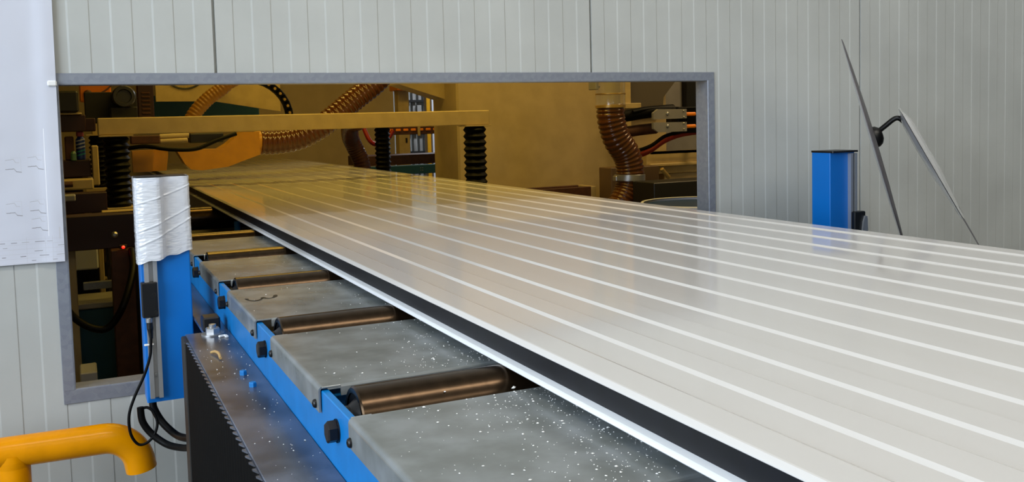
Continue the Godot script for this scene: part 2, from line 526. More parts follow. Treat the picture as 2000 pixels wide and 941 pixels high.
func build_conveyor():
	var t := thing("roller_conveyor", "blue roller conveyor with grey steel cover plates under the ribbed panel", "conveyor", V(1.05, -H, -1.6))
	var st := mb()
	box(st, V(RAILX, -0.53, -3.05), V(RAILX + 0.010, -0.3315, -0.05), 0.0012)
	tag(obj("side_rail", st, mats.rail_blue, t), "bright blue rail on the near side")
	st = mb()
	box(st, V(1.832, -0.53, -3.05), V(1.842, -0.3315, -0.05), 0.0012)
	obj("side_rail", st, mats.rail_blue, t)
	st = mb()
	box(st, V(0.2135, -0.418, -2.8), V(RAILX, -0.412, -1.94), 0.001)
	obj("base_flange", st, mats.guard_steel, t)
	for z in [-2.7, -1.5, -0.3]:
		st = mb()
		box(st, V(RAILX + 0.012, -0.53, z - 0.04), V(1.83, -0.45, z + 0.04), 0.003)
		obj("cross_member", st, mats.rail_blue, t)
		for x in [0.32, 1.75]:
			st = mb()
			box(st, V(x - 0.04, -H, z - 0.04), V(x + 0.04, -0.53, z + 0.04), 0.003)
			obj("leg", st, mats.rail_blue, t)
	# rollers with the bolts of their axles
	for i in 5:
		var z := -1.0625 - 0.4555 * i
		var o := V(0.284, -0.3565, z)
		st = mb()
		lathe(st, [Vector2(0.036, 0.0), Vector2(0.042, 0.0), Vector2(0.044, 0.002), Vector2(0.044, 1.541), Vector2(0.042, 1.543), Vector2(0, 1.543)], o, Vector3.RIGHT, 40)
		var r := obj("roller", st, mats.roller_steel, t)
		st = mb()
		lathe(st, [Vector2(0.0365, 0.002), Vector2(0.030, 0.006), Vector2(0.022, -0.006), Vector2(0.022, -0.012), Vector2(0, -0.012)], o, Vector3.RIGHT, 28)
		obj("bearing_cap", st, mats.bolt_black, r)
		st = mb()
		hex_bolt(st, V(RAILX, -0.3605, z + 0.004), Vector3.LEFT, 0.0235, 0.0135)
		obj("axle_bolt", st, mats.bolt_black, r)
	# cover plates between the rollers
	for i in 5:
		var zb := -0.9955 - 0.4555 * i
		var zf := zb + 0.322
		var yp := -0.326
		var p := PackedVector2Array([Vector2(0.2605, yp - 0.033), Vector2(0.258, yp - 0.033)])
		p.append_array(arc2(Vector2(0.264, yp - 0.006), 0.006, 180, 90, 6))
		p.append_array(PackedVector2Array([Vector2(1.838, yp), Vector2(1.838, yp - 0.0025)]))
		p.append_array(arc2(Vector2(0.264, yp - 0.006), 0.0035, 90, 180, 6))
		st = mb()
		prism(st, p, V(0, 0, zb + 0.003), Vector3.RIGHT, Vector3.UP, Vector3(0, 0, zf - zb - 0.006))
		# front and back lips, bent down beside the rail
		for e in [1.0, -1.0]:
			var ze: float = (zf if e > 0 else zb) - e * 0.003
			var q := PackedVector2Array([Vector2(0, yp), Vector2(0.0021, yp - 0.0009), Vector2(0.003, yp - 0.003), Vector2(0.003, yp - 0.014), Vector2(0.0005, yp - 0.014), Vector2(0.0005, yp - 0.0035), Vector2(0, yp - 0.0025)])
			prism(st, q, V(0.286, 0, ze), Vector3(0, 0, e), Vector3.UP, Vector3(1.54, 0, 0))
			box(st, V(0.262, yp - 0.0025, minf(ze, ze + e * 0.003)), V(0.286, yp, maxf(ze, ze + e * 0.003)), 0.0005)
		var pl := obj("cover_plate", st, mats.plate_steel, t)
		for zz in [zb + 0.011, zf - 0.02]:
			st = mb()
			lathe(st, [Vector2(0.0058, 0), Vector2(0.0055, 0.0022), Vector2(0.0042, 0.0038), Vector2(0.0024, 0.0044), Vector2(0.0022, 0.003), Vector2(0, 0.003)], V(0.258, yp - 0.0255, zz), Vector3.LEFT, 16)
			obj("screw", st, mats.bolt_black, pl)
		if i == 2:                                           # the hand-written figure on the third plate
			st = mb()
			var u := []
			for k in 13:
				var a := deg_to_rad(lerpf(-150, 100, k / 12.0))
				u.append(Vector2(0.318 - 0.0135 * cos(a + PI / 2), -1.788 + 0.024 * sin(a + PI / 2)))
			var pts := [Vector2(0.334, -1.803), Vector2(0.3325, -1.790), Vector2(0.326, -1.7765), Vector2(0.318, -1.7725), Vector2(0.311, -1.778), Vector2(0.3075, -1.790), Vector2(0.3055, -1.780), Vector2(0.299, -1.767), Vector2(0.291, -1.7615), Vector2(0.283, -1.766), Vector2(0.2785, -1.779), Vector2(0.2785, -1.793)]
			var a3 := []
			for q in pts: a3.append(V(q.x, yp + 0.0004, q.y))
			var path := smooth_path(a3, 6)
			st.set_smooth_group(-1)
			for k in path.size() - 1:
				var d := (path[k + 1] - path[k]).normalized()
				var n := d.cross(Vector3.UP) * (0.0031 + 0.0010 * sin(k * 0.3))
				quad(st, path[k] - n, path[k] + n, path[k + 1] + n, path[k + 1] - n)
			tag(obj("painted_figure", st, mats.ink, pl), "black figure 3 written on the plate")

# ---------------------------------------------------------------- guard with pleated curtain beside the rail
func build_guard():
	var t := thing("bellows_guard", "worn grey steel ledge with black pleated curtain beside the blue rail", "guard", V(0.19, -H, -1.0))
	var st := mb()
	box(st, V(0.178, -0.4135, -1.93), V(RAILX - 0.0005, -0.410, -0.1), 0.0008)
	obj("top_plate", st, mats.guard_steel, t)
	st = mb()
	var saw := PackedVector2Array([Vector2(0.182, -0.14), Vector2(0.182, -1.868)])
	for k in 67:
		var z := -1.868 + 0.0255 * k
		saw.append(Vector2(0.1775, z)); saw.append(Vector2(0.1725, z + 0.001)); saw.append(Vector2(0.1725, z + 0.003)); saw.append(Vector2(0.1775, z + 0.016))
	prism(st, saw, V(0, -0.4155, 0), Vector3.RIGHT, Vector3.BACK, Vector3(0, 0.002, 0))
	tag(obj("serrated_edge", st, mats.guard_steel, t), "toothed grey edge strip above the pleats")
	st = mb()
	var p := PackedVector2Array()
	var back := PackedVector2Array()
	var n := 68
	for k in n:
		var z := -1.868 + 0.0255 * k
		p.append(Vector2(0.1715, z)); p.append(Vector2(0.1735, z + 0.004)); p.append(Vector2(0.181, z + 0.0127)); p.append(Vector2(0.1735, z + 0.0215))
	for q in p: back.insert(0, q + Vector2(0.0035, 0))
	p.append_array(back)
	prism(st, p, V(0, -H + 0.01, 0), Vector3.RIGHT, Vector3.BACK, Vector3(0, H - 0.4145 - 0.01, 0))
	tag(obj("pleated_curtain", st, mats.rubber, t), "black rubber curtain in narrow upright pleats")
	st = mb()
	box(st, V(0.170, -H, -1.936), V(0.20, -0.4138, -1.872), 0.002)
	obj("end_frame", st, mats.dark_machine, t)
	for q in [[0.2315, -1.560], [0.2335, -1.480]]:           # two painted screw ends on the ledge
		st = mb()
		lathe(st, [Vector2(0.0062, 0), Vector2(0.0062, 0.006), Vector2(0.005, 0.0075), Vector2(0, 0.0075)], V(q[0], -0.410, q[1]), Vector3.UP, 6)
		tag(obj("screw", st, mats.rail_blue, t), "blue painted hexagon screw")
	st = mb()
	lathe(st, [Vector2(0, 0), Vector2(0.022, 0), Vector2(0.022, 0.003), Vector2(0, 0.003)], V(0.227, -0.410, -1.90), Vector3.UP, 24)
	lathe(st, [Vector2(0.0145, 0.003), Vector2(0.0145, 0.013), Vector2(0.012, 0.0145), Vector2(0, 0.0145)], V(0.227, -0.410, -1.90), Vector3.UP, 6)
	lathe(st, [Vector2(0.007, 0.0145), Vector2(0.007, 0.021), Vector2(0, 0.022)], V(0.227, -0.410, -1.90), Vector3.UP, 14)
	tag(obj("levelling_bolt", st, mats.zinc, t), "zinc nut and washer at the end of the ledge")
	st = mb()
	box(st, V(0.213, -0.410, -1.975), V(0.247, -0.382, -1.933), 0.003)
	obj("clamp_block", st, mats.bolt_black, t)

# ---------------------------------------------------------------- sensor posts
func u_channel(st: SurfaceTool, x0: float, x1: float, y0: float, y1: float, z: float, d: float):
	var w := x1 - x0
	var p := PackedVector2Array([Vector2(0, 0), Vector2(w, 0), Vector2(w, d), Vector2(w * 0.68, d), Vector2(w * 0.66, d * 0.25), Vector2(w * 0.36, d * 0.25), Vector2(w * 0.34, d), Vector2(0, d)])
	prism(st, p, V(x0, y0, z), Vector3.RIGHT, Vector3.BACK, Vector3(0, y1 - y0, 0))

func build_posts():
	# left post, its head wrapped in stretch film
	var t := thing("sensor_post", "blue sensor post with its head wrapped in white stretch film", "sensor post", V(0.16, -0.5855, -2.14))
	var st := mb()
	prism(st, rounded(0.110, -2.175, 0.2115, -2.100, 0.003), V(0, -0.5855, 0), Vector3.RIGHT, Vector3.BACK, Vector3(0, 0.4825, 0))
	obj("housing", st, mats.post_blue, t)
	st = mb()
	prism(st, rounded(0.1085, -2.1765, 0.213, -2.0985, 0.004), V(0, -0.1035, 0), Vector3.RIGHT, Vector3.BACK, Vector3(0, 0.004, 0))
	obj("cap", st, mats.black_plastic, t)
	st = mb()
	u_channel(st, 0.1165, 0.1425, -0.574, -0.115, -2.1, 0.013)
	obj("profile_rail", st, mats.aluminium, t)
	for y in [-0.278, -0.525]:
		st = mb()
		lathe(st, [Vector2(0.0042, 0), Vector2(0.0042, 0.003), Vector2(0.002, 0.0035), Vector2(0.0019, 0.002), Vector2(0, 0.002)], V(0.1295, y, -2.0967), Vector3.BACK, 12)
		obj("screw", st, mats.zinc, t)
	st = mb()
	box(st, V(0.1085, -0.3975, -2.103), V(0.1405, -0.3225, -2.079), 0.002)
	var sn := obj("sensor", st, mats.black_plastic, t)
	for q in [[0.134, -0.349], [0.1355, -0.388]]:
		st = mb()
		lathe(st, [Vector2(0.0045, 0), Vector2(0.0045, 0.0012), Vector2(0.0026, 0.0012), Vector2(0.0024, 0.0002), Vector2(0, 0.0002)], V(q[0], q[1], -2.079), Vector3.BACK, 14)
		obj("screw", st, mats.dark_machine, sn)
	st = mb()
	rod(st, V(0.1215, -0.3975, -2.086), V(0.1215, -0.4095, -2.086), 0.0068, 16, 0.0015)
	tag(obj("connector_nut", st, mats.zinc, t), "knurled silver connector nut")
	st = mb()
	lathe(st, [Vector2(0, 0), Vector2(0.0062, 0), Vector2(0.0066, 0.012), Vector2(0.005, 0.020), Vector2(0.0036, 0.034), Vector2(0, 0.034)], V(0.1215, -0.4095, -2.086), Vector3(0.06, -1, 0), 16)
	obj("plug", st, mats.black_plastic, t)
	st = mb()
	box(st, V(0.109, -0.4575, -2.091), V(0.128, -0.4545, -2.081), 0.001)
	obj("cable_tie", st, mats.foam_white, t)
	st = mb()
	rod(st, V(0.110, -0.276, -2.118), V(0.1035, -0.276, -2.118), 0.0055, 6)
	obj("side_bolt", st, mats.zinc, t)
	st = mb()
	box(st, V(0.2115, -0.47, -2.165), V(RAILX, -0.42, -2.155), 0.001)
	obj("bracket", st, mats.guard_steel, t)
	# film: a crinkled sleeve, fuller over the rail than over the plain half of the face
	st = mb()
	var prof := PackedVector2Array()
	for q in [[0.1065, -2.180], [0.1045, -2.13], [0.1045, -2.108], [0.1060, -2.094], [0.1105, -2.0855], [0.121, -2.0805], [0.135, -2.0770], [0.149, -2.0755], [0.1555, -2.0775], [0.1595, -2.084], [0.1635, -2.0905], [0.175, -2.0935], [0.19, -2.0945], [0.205, -2.0945], [0.213, -2.0965], [0.2165, -2.103], [0.2175, -2.13], [0.216, -2.179]]: prof.append(Vector2(q[0], q[1]))
	var fn := FastNoiseLite.new()
	fn.seed = 4
	fn.frequency = 1.0
	var rows := 150
	var ringp := []
	var c2 := Vector2(0.16, -2.135)
	var dense := PackedVector2Array()
	for i in prof.size():
		var a := prof[i]
		var b := prof[(i + 1) % prof.size()]
		for k in 4: dense.append(a.lerp(b, k / 4.0))
	for r in rows + 1:
		var ring := []
		for i in dense.size():
			var q := dense[i]
			var low := lerpf(-0.283, -0.262, clampf((q.x - 0.105) / 0.11, 0, 1)) + 0.0018 * sin(q.x * 160.0)
			var y := lerpf(-0.1005, low, float(r) / rows)
			var d := (q - c2).normalized()
			var calm := 0.4 if q.x > 0.155 and y > -0.22 else 1.0
			var amp := 0.0010 * fn.get_noise_3d(q.x * 40.0, y * 330.0, q.y * 40.0) * calm + 0.0009 * fn.get_noise_3d(q.x * 60.0, y * 60.0, q.y * 60.0)
			for line in [[-0.150, 0.25], [-0.207, 0.36], [-0.236, 0.42]]:   # rolled edges of the film running up to the right
				var yy: float = line[0] + line[1] * (q.x - 0.13) + 1.2 * (q.x - 0.13) * absf(q.x - 0.13)
				amp += 0.0014 * exp(-pow((y - yy) / 0.0018, 2.0)) * (1.0 if q.x > 0.12 else 0.4)
			amp += 0.0012 * smoothstep(-0.17, -0.25, y) * (1.0 if q.x > 0.2 else 0.3)
			ring.append(V(q.x + d.x * amp, y, q.y + d.y * amp))
		ringp.append(ring)
	st.set_smooth_group(1)
	for r in rows:
		for i in dense.size():
			var j := (i + 1) % dense.size()
			quad(st, ringp[r + 1][i], ringp[r + 1][j], ringp[r][j], ringp[r][i])
	tag(obj("stretch_film", st, mats.stretch_film, t), "crinkled white plastic film")
	# cables of the left post
	st = mb()
	tube(st, smooth_path([V(0.1233, -0.437, -2.086), V(0.1215, -0.4565, -2.08), V(0.1185, -0.478, -2.072), V(0.1045, -0.514, -2.06), V(0.083, -0.5545, -2.05), V(0.0705, -0.590, -2.045), V(0.0715, -0.6285, -2.045), V(0.084, -0.653, -2.045), V(0.1005, -0.6545, -2.045), V(0.117, -0.6395, -2.045), V(0.1245, -0.6155, -2.048), V(0.1185, -0.593, -2.052), V(0.107, -0.5822, -2.056), V(0.0945, -0.584, -2.058)], 8), 0.0030, 8)
	tag(obj("sensor_cable", st, mats.rubber), "thin black cable looping from the wrapped post's sensor over the yellow handrail end", "cable")
	st = mb()
	tube(st, smooth_path([V(0.0935, -0.580, -2.058), V(0.0965, -0.6112, -2.056), V(0.1135, -0.6391, -2.05), V(0.1405, -0.6594, -2.03), V(0.166, -0.657, -1.985), V(0.179, -0.643, -1.937)], 8), 0.0072, 12)
	tag(obj("cable_conduit", st, mats.rubber), "black corrugated conduit holding the thin cable loop beside the curtain", "cable")
	st = mb()
	tube(st, smooth_path([V(0.1225, -0.580, -2.115), V(0.1225, -0.600, -2.11), V(0.138, -0.632, -2.10), V(0.1605, -0.653, -2.07), V(0.174, -0.645, -2.01), V(0.184, -0.6245, -1.937)], 8), 0.0078, 12)
	tag(obj("post_cable", st, mats.rubber), "thick black cable bending from the foot of the wrapped post to the curtain", "cable")

	# right post beyond the panel
	t = thing("sensor_post", "bare blue sensor post with black cap beyond the panel", "sensor post", V(2.098, -H, -2.14))
	st = mb()
	prism(st, rounded(2.049, -2.177, 2.148, -2.100, 0.003), V(0, -0.70, 0), Vector3.RIGHT, Vector3.BACK, Vector3(0, 0.578, 0))
	obj("housing", st, mats.post_blue, t)
	st = mb()
	prism(st, rounded(2.047, -2.179, 2.150, -2.086, 0.004), V(0, -0.1225, 0), Vector3.RIGHT, Vector3.BACK, Vector3(0, 0.0055, 0))
	obj("cap", st, mats.black_plastic, t)
	st = mb()
	u_channel(st, 2.120, 2.146, -0.69, -0.126, -2.1, 0.013)
	obj("profile_rail", st, mats.aluminium, t)
	st = mb()
	box(st, V(2.122, -0.40, -2.10), V(2.168, -0.3035, -2.074), 0.003)
	var s2 := obj("sensor", st, mats.black_plastic, t)
	st = mb()
	prism(st, PackedVector2Array([Vector2(2.148, -0.372), Vector2(2.153, -0.335), Vector2(2.160, -0.317), Vector2(2.169, -0.319), Vector2(2.171, -0.36), Vector2(2.165, -0.385)]), V(0, 0, -2.0745), Vector3.RIGHT, Vector3.UP, Vector3(0, 0, 0.006))
	tag(obj("clip", st, mats.aluminium, s2), "bent metal clip")
	st = mb()
	box(st, V(2.07, -H, -2.17), V(2.13, -0.70, -2.11), 0.003)
	obj("stand", st, mats.post_blue, t)

# ---------------------------------------------------------------- yellow handrail
func build_rail():
	var t := thing("handrail", "yellow tubular handrail with a downturned open end beside the wall", "handrail", V(-0.163, -H, -2.3))
	var y := -0.7095
	var r := 0.0345
	var path := PackedVector3Array([V(-1.4, y + 0.02, -2.3), V(0.012, y, -2.3)])
	var cx := 0.020
	for i in 13:
		var a := deg_to_rad(90.0 - 78.0 * i / 12)
		path.append(V(cx + 0.078 * cos(a), y - 0.078 + 0.078 * sin(a), -2.3))
	path.append(V(0.1, y - 0.085, -2.3))
	var st := mb()
	tube(st, path, r, 32, false)
	var inner := PackedVector3Array()
	for i in range(path.size() - 6, path.size()): inner.append(path[i])
	tube(st, inner, r - 0.004, 32, false)
	obj("top_tube", st, mats.yellow_paint, t)
	for x in [-0.1625, -1.3]:
		st = mb()
		lathe(st, [Vector2(0.034, 0), Vector2(0.034, H + y - 0.03), Vector2(0.036, H + y - 0.015), Vector2(0.036, H + y)], Vector3(x, 0, -2.3), Vector3.UP, 32)
		obj("post", st, mats.yellow_paint, t)

# ---------------------------------------------------------------- drawing taped over the corner of the opening
func build_drawing():
	var t := thing("paper_drawing", "large white technical drawing sheet hanging over the left edge of the opening", "drawing", V(-0.35, -0.325, WZ + 0.004))
	var x0 := -0.656
	var x1 := -0.0365
	var y0 := -0.3215
	var y1 := 0.60
	var W := 1240
	var Hh := 1844
	var im := Image.create(W, Hh, false, Image.FORMAT_RGB8)
	im.fill(Color(0.80, 0.815, 0.855))
	var r2 := RandomNumberGenerator.new()
	r2.seed = 5
	var put := func(xa: float, ya: float, xb: float, yb: float, w: float, g: float):
		var a := Vector2((xa - x0) / (x1 - x0) * W, (y1 - ya) / (y1 - y0) * Hh)
		var b := Vector2((xb - x0) / (x1 - x0) * W, (y1 - yb) / (y1 - y0) * Hh)
		var n := int(a.distance_to(b)) + 1
		for i in n + 1:
			var q := a.lerp(b, float(i) / n)
			im.fill_rect(Rect2i(int(q.x), int(q.y), maxi(1, int(w)), maxi(1, int(w))), Color(g, g, g * 1.03))
	for d in [[-0.157, -0.061], [-0.108, -0.056], [-0.160, -0.168], [-0.108, -0.165], [-0.106, -0.208], [-0.23, -0.06], [-0.23, -0.17]]:
		var dx: float = d[0]
		var dy: float = d[1]
		# small section of a sheet-metal profile with its dimension lines
		put.call(dx, dy - 0.004, dx + 0.018, dy - 0.002, 2, 0.66)
		put.call(dx + 0.018, dy - 0.002, dx + 0.022, dy - 0.010, 2, 0.72)
		put.call(dx + 0.022, dy - 0.010, dx + 0.030, dy - 0.011, 2, 0.72)
		put.call(dx, dy - 0.026, dx + 0.018, dy - 0.025, 3, 0.55)
		put.call(dx + 0.018, dy - 0.025, dx + 0.023, dy - 0.032, 2, 0.6)
		put.call(dx + 0.023, dy - 0.032, dx + 0.034, dy - 0.034, 3, 0.55)
		put.call(dx + 0.034, dy + 0.001, dx + 0.034, dy - 0.034, 1, 0.75)
		put.call(dx, dy - 0.004, dx, dy - 0.026, 1, 0.8)
		put.call(dx + 0.012, dy + 0.001, dx + 0.033, dy + 0.001, 1, 0.75)
	for k in 6:                                              # lines of the title block, parallel to the lower edge
		var yy := -0.262 - 0.0115 * k
		put.call(x0 + 0.2, yy, x1 - 0.002, yy, 1, 0.74)
		var xx := x0 + 0.2
		while xx < x1 - 0.012:
			var l := r2.randf_range(0.005, 0.02)
			if r2.randf() < 0.5: put.call(xx, yy - 0.006, xx + l, yy - 0.006, 3, r2.randf_range(0.45, 0.7))
			xx += l + r2.randf_range(0.006, 0.024)
	for xx in [-0.0785, -0.062, -0.12]: put.call(xx, -0.256, xx, -0.318, 1, 0.74)
	put.call(-0.046, -0.235, -0.046, -0.262, 6, 0.78)
	put.call(-0.07, 0.01, -0.07, -0.256, 2, 0.99)
	im.generate_mipmaps()
	var m := StandardMaterial3D.new()
	m.resource_name = "drawing_paper"
	m.albedo_texture = ImageTexture.create_from_image(im)
	m.roughness = 0.75
	m.cull_mode = BaseMaterial3D.CULL_DISABLED
	mats["drawing_paper"] = m
	var st := SurfaceTool.new()
	st.begin(Mesh.PRIMITIVE_TRIANGLES)
	st.set_smooth_group(1)
	var nx := 60
	var ny := 72
	var fn := FastNoiseLite.new()
	fn.seed = 9
	fn.frequency = 3.2
	var g := []
	for j in ny + 1:
		for i in nx + 1:
			var u := float(i) / nx
			var v := float(j) / ny
			var x := lerpf(x0, x1, u)
			var y := lerpf(y1, y0, v)
			var z := WZ + 0.0035 + 0.006 * smoothstep(-0.09, -0.055, x)
			z += 0.0045 * maxf(0.0, fn.get_noise_2d(x, y) + 0.3)
			z += 0.010 * pow(v, 24.0) * (1.0 - 0.6 * u)              # the lower edge curls towards the room
			z += 0.002 * exp(-pow((y - 0.016) / 0.006, 2.0)) * (1.0 - u * 0.7)
			g.append([V(x + 0.006 * (0.5 - v) * u, y, z), Vector2(u, v)])
	for j in ny:
		for i in nx:
			var q := [g[j * (nx + 1) + i], g[j * (nx + 1) + i + 1], g[(j + 1) * (nx + 1) + i + 1], g[(j + 1) * (nx + 1) + i]]
			for k in [0, 1, 2, 0, 2, 3]:
				st.set_uv(q[k][1]); st.add_vertex(q[k][0])
	obj("sheet", st, m, t)
	st = mb()
	box(st, V(-0.056, 0.113, WZ + 0.009), V(-0.0345, 0.1275, WZ + 0.0165), 0.003)
	tag(obj("tape_strip", st, mats.foam_white, t), "folded strip of pale tape at the corner of the frame")

# ---------------------------------------------------------------- two discs on a bent arm
func disc(called: String, c: Vector3, top: Vector3, r: float, parent: Node, k := 1.0) -> MeshInstance3D:
	var ray := (c - V(0, 0, 0))
	ray.y *= 0.9
	ray = ray.normalized()
	var n := ray.cross((top - c).normalized()).normalized()      # the axis lies across the line of sight here
	if n.y < 0: n = -n
	var st := mb()
	lathe(st, [Vector2(0, 0.010 * k), Vector2(r * 0.35, 0.0085 * k), Vector2(r * 0.7, 0.005 * k), Vector2(r * 0.96, 0.001 * k), Vector2(r, -0.001 * k), Vector2(r, -0.003 * k)], c, n, 64, true)
	var o := obj(called, st, mats.disc_grey, parent)
	st = mb()
	lathe(st, [Vector2(r, -0.003 * k), Vector2(r * 0.93, -0.005 * k), Vector2(r * 0.6, -0.0075 * k), Vector2(0, -0.009 * k)], c, n, 64, true)
	tag(obj("mirror_face", st, mats.disc_face, o), "shiny convex face")
	return o

func build_mirrors():
	var t := thing("mirror_stand", "two thin grey discs seen edge-on joined by a bent black arm", "mirror stand", V(2.45, -H, -1.86))
	var c1 := V(2.2255, -0.108, -2.0942)
	disc("disc", c1, V(2.161, 0.225, -2.1623), 0.345, t)
	var top2 := V(2.2759, -0.0025, -2.041)
	var d2 := Vector3(0.148, -0.4035, 0.157).normalized()
	var c2 := top2 + d2 * 0.30
	disc("disc", c2, top2, 0.30, t, 0.22)
	var hub := V(2.226, -0.083, -2.096)
	var ax := (V(2.227, -0.0635, -2.0926) - hub).normalized() + Vector3(0.9, 0.35, 0.75) * 0.3
	var st := mb()
	lathe(st, [Vector2(0, -0.004), Vector2(0.031, -0.004), Vector2(0.033, 0.004), Vector2(0.032, 0.012), Vector2(0.025, 0.022), Vector2(0.012, 0.028), Vector2(0, 0.029)], V(2.2235, -0.0815, -2.0975), Vector3(0.58, 0.22, 0.55), 24, true)
	tag(obj("ball_joint", st, mats.black_plastic, t), "black ball joint behind the upper disc")
	st = mb()
	var inside := []
	for k in 4: inside.append(top2 + d2 * (0.07 + 0.05 * k))
	tube(st, smooth_path([V(2.232, -0.066, -2.091), V(2.247, -0.047, -2.074), V(2.263, -0.0275, -2.057), V(2.2715, -0.0235, -2.048), V(2.2795, -0.0285, -2.041), V(2.286, -0.040, -2.034)] + inside, 8), func(_i, u): return 0.0078 - 0.0028 * smoothstep(0.45, 0.65, u), 14)
	obj("arm", st, mats.black_plastic, t)
	st = mb()
	rod(st, top2 + d2 * 0.56 + Vector3(0, 0.03, 0), V(2.45, -H + 0.02, -1.86), 0.011, 14)
	obj("upright", st, mats.black_plastic, t)
	st = mb()
	lathe(st, [Vector2(0, 0), Vector2(0.2, 0), Vector2(0.2, 0.012), Vector2(0.19, 0.02), Vector2(0.03, 0.026), Vector2(0, 0.026)], V(2.45, -H, -1.86), Vector3.UP, 32)
	obj("base", st, mats.dark_machine, t)
	# crumpled film bag drawn over the upper part of the second disc and the arm
	st = mb()
	var ray := c2 - V(0, 0, 0)
	ray.y *= 0.9
	var bn := ray.normalized().cross((top2 - c2).normalized()).normalized()
	if bn.y < 0: bn = -bn
	var bx := ray.normalized()
	var by := bn.cross(bx)
	if by.dot(top2 - c2) < 0: by = -by
	var fn := FastNoiseLite.new()
	fn.seed = 2
	fn.frequency = 9.0
	st.set_smooth_group(1)
	for side in [1.0, -1.0]:
		var g := []
		for i in 41:
			var row := []
			for k in 41:
				var u := -1.0 + 2.0 * i / 40.0
				var h := lerpf(0.308, -0.045 + 0.02 * sin(u * 9.0), k / 40.0)
				var half := sqrt(maxf(0.0, 0.309 * 0.309 - h * h))
				var t2 := clampf((0.308 - h) / 0.36, 0, 1)
				var th := (0.0035 + 0.0120 * smoothstep(0.0, 0.16, t2) * (1.0 - 0.75 * smoothstep(0.5, 1.0, t2))) * (1.0 - u * u * u * u)
				th += 0.004 * fn.get_noise_3d(u * 0.3, h, side) * sin(PI * clampf(t2, 0.02, 1)) * (1.0 - u * u)
				row.append(c2 + bx * u * half + by * h + bn * side * maxf(th, 0.0009 if absf(u) > 0.99 or k == 0 else 0.0022))
			g.append(row)
		for i in 40:
			for k in 40:
				if side > 0: quad(st, g[i][k], g[i + 1][k], g[i + 1][k + 1], g[i][k + 1])
				else: quad(st, g[i][k + 1], g[i + 1][k + 1], g[i + 1][k], g[i][k])
	tag(obj("plastic_wrap", st, mats.stretch_film, t), "crumpled pale plastic bag over the lower disc")

# ---------------------------------------------------------------- machine room behind the opening
func bellows(st: SurfaceTool, x: float, z: float, y0: float, y1: float, r: float, n: int):
	var p := [Vector2(0, 0), Vector2(r * 0.82, 0)]
	var h := (y1 - y0) / n
	for i in n:
		p.append(Vector2(r, h * (i + 0.5))); p.append(Vector2(r * 0.80, h * (i + 1)))
	p.append(Vector2(0, y1 - y0))
	lathe(st, p, V(x, y0, z), Vector3.UP, 24)

func ribbed_hose(st: SurfaceTool, pts: Array, r: float, pitch: float, depth := 0.09, seg := 22):
	var p := resample(smooth_path(pts, 10), pitch / 4.0)
	tube(st, p, func(i, _u): return r * (1.0 + depth * [0.0, 0.75, 1.0, 0.75][i % 4] - depth * 0.5), seg)

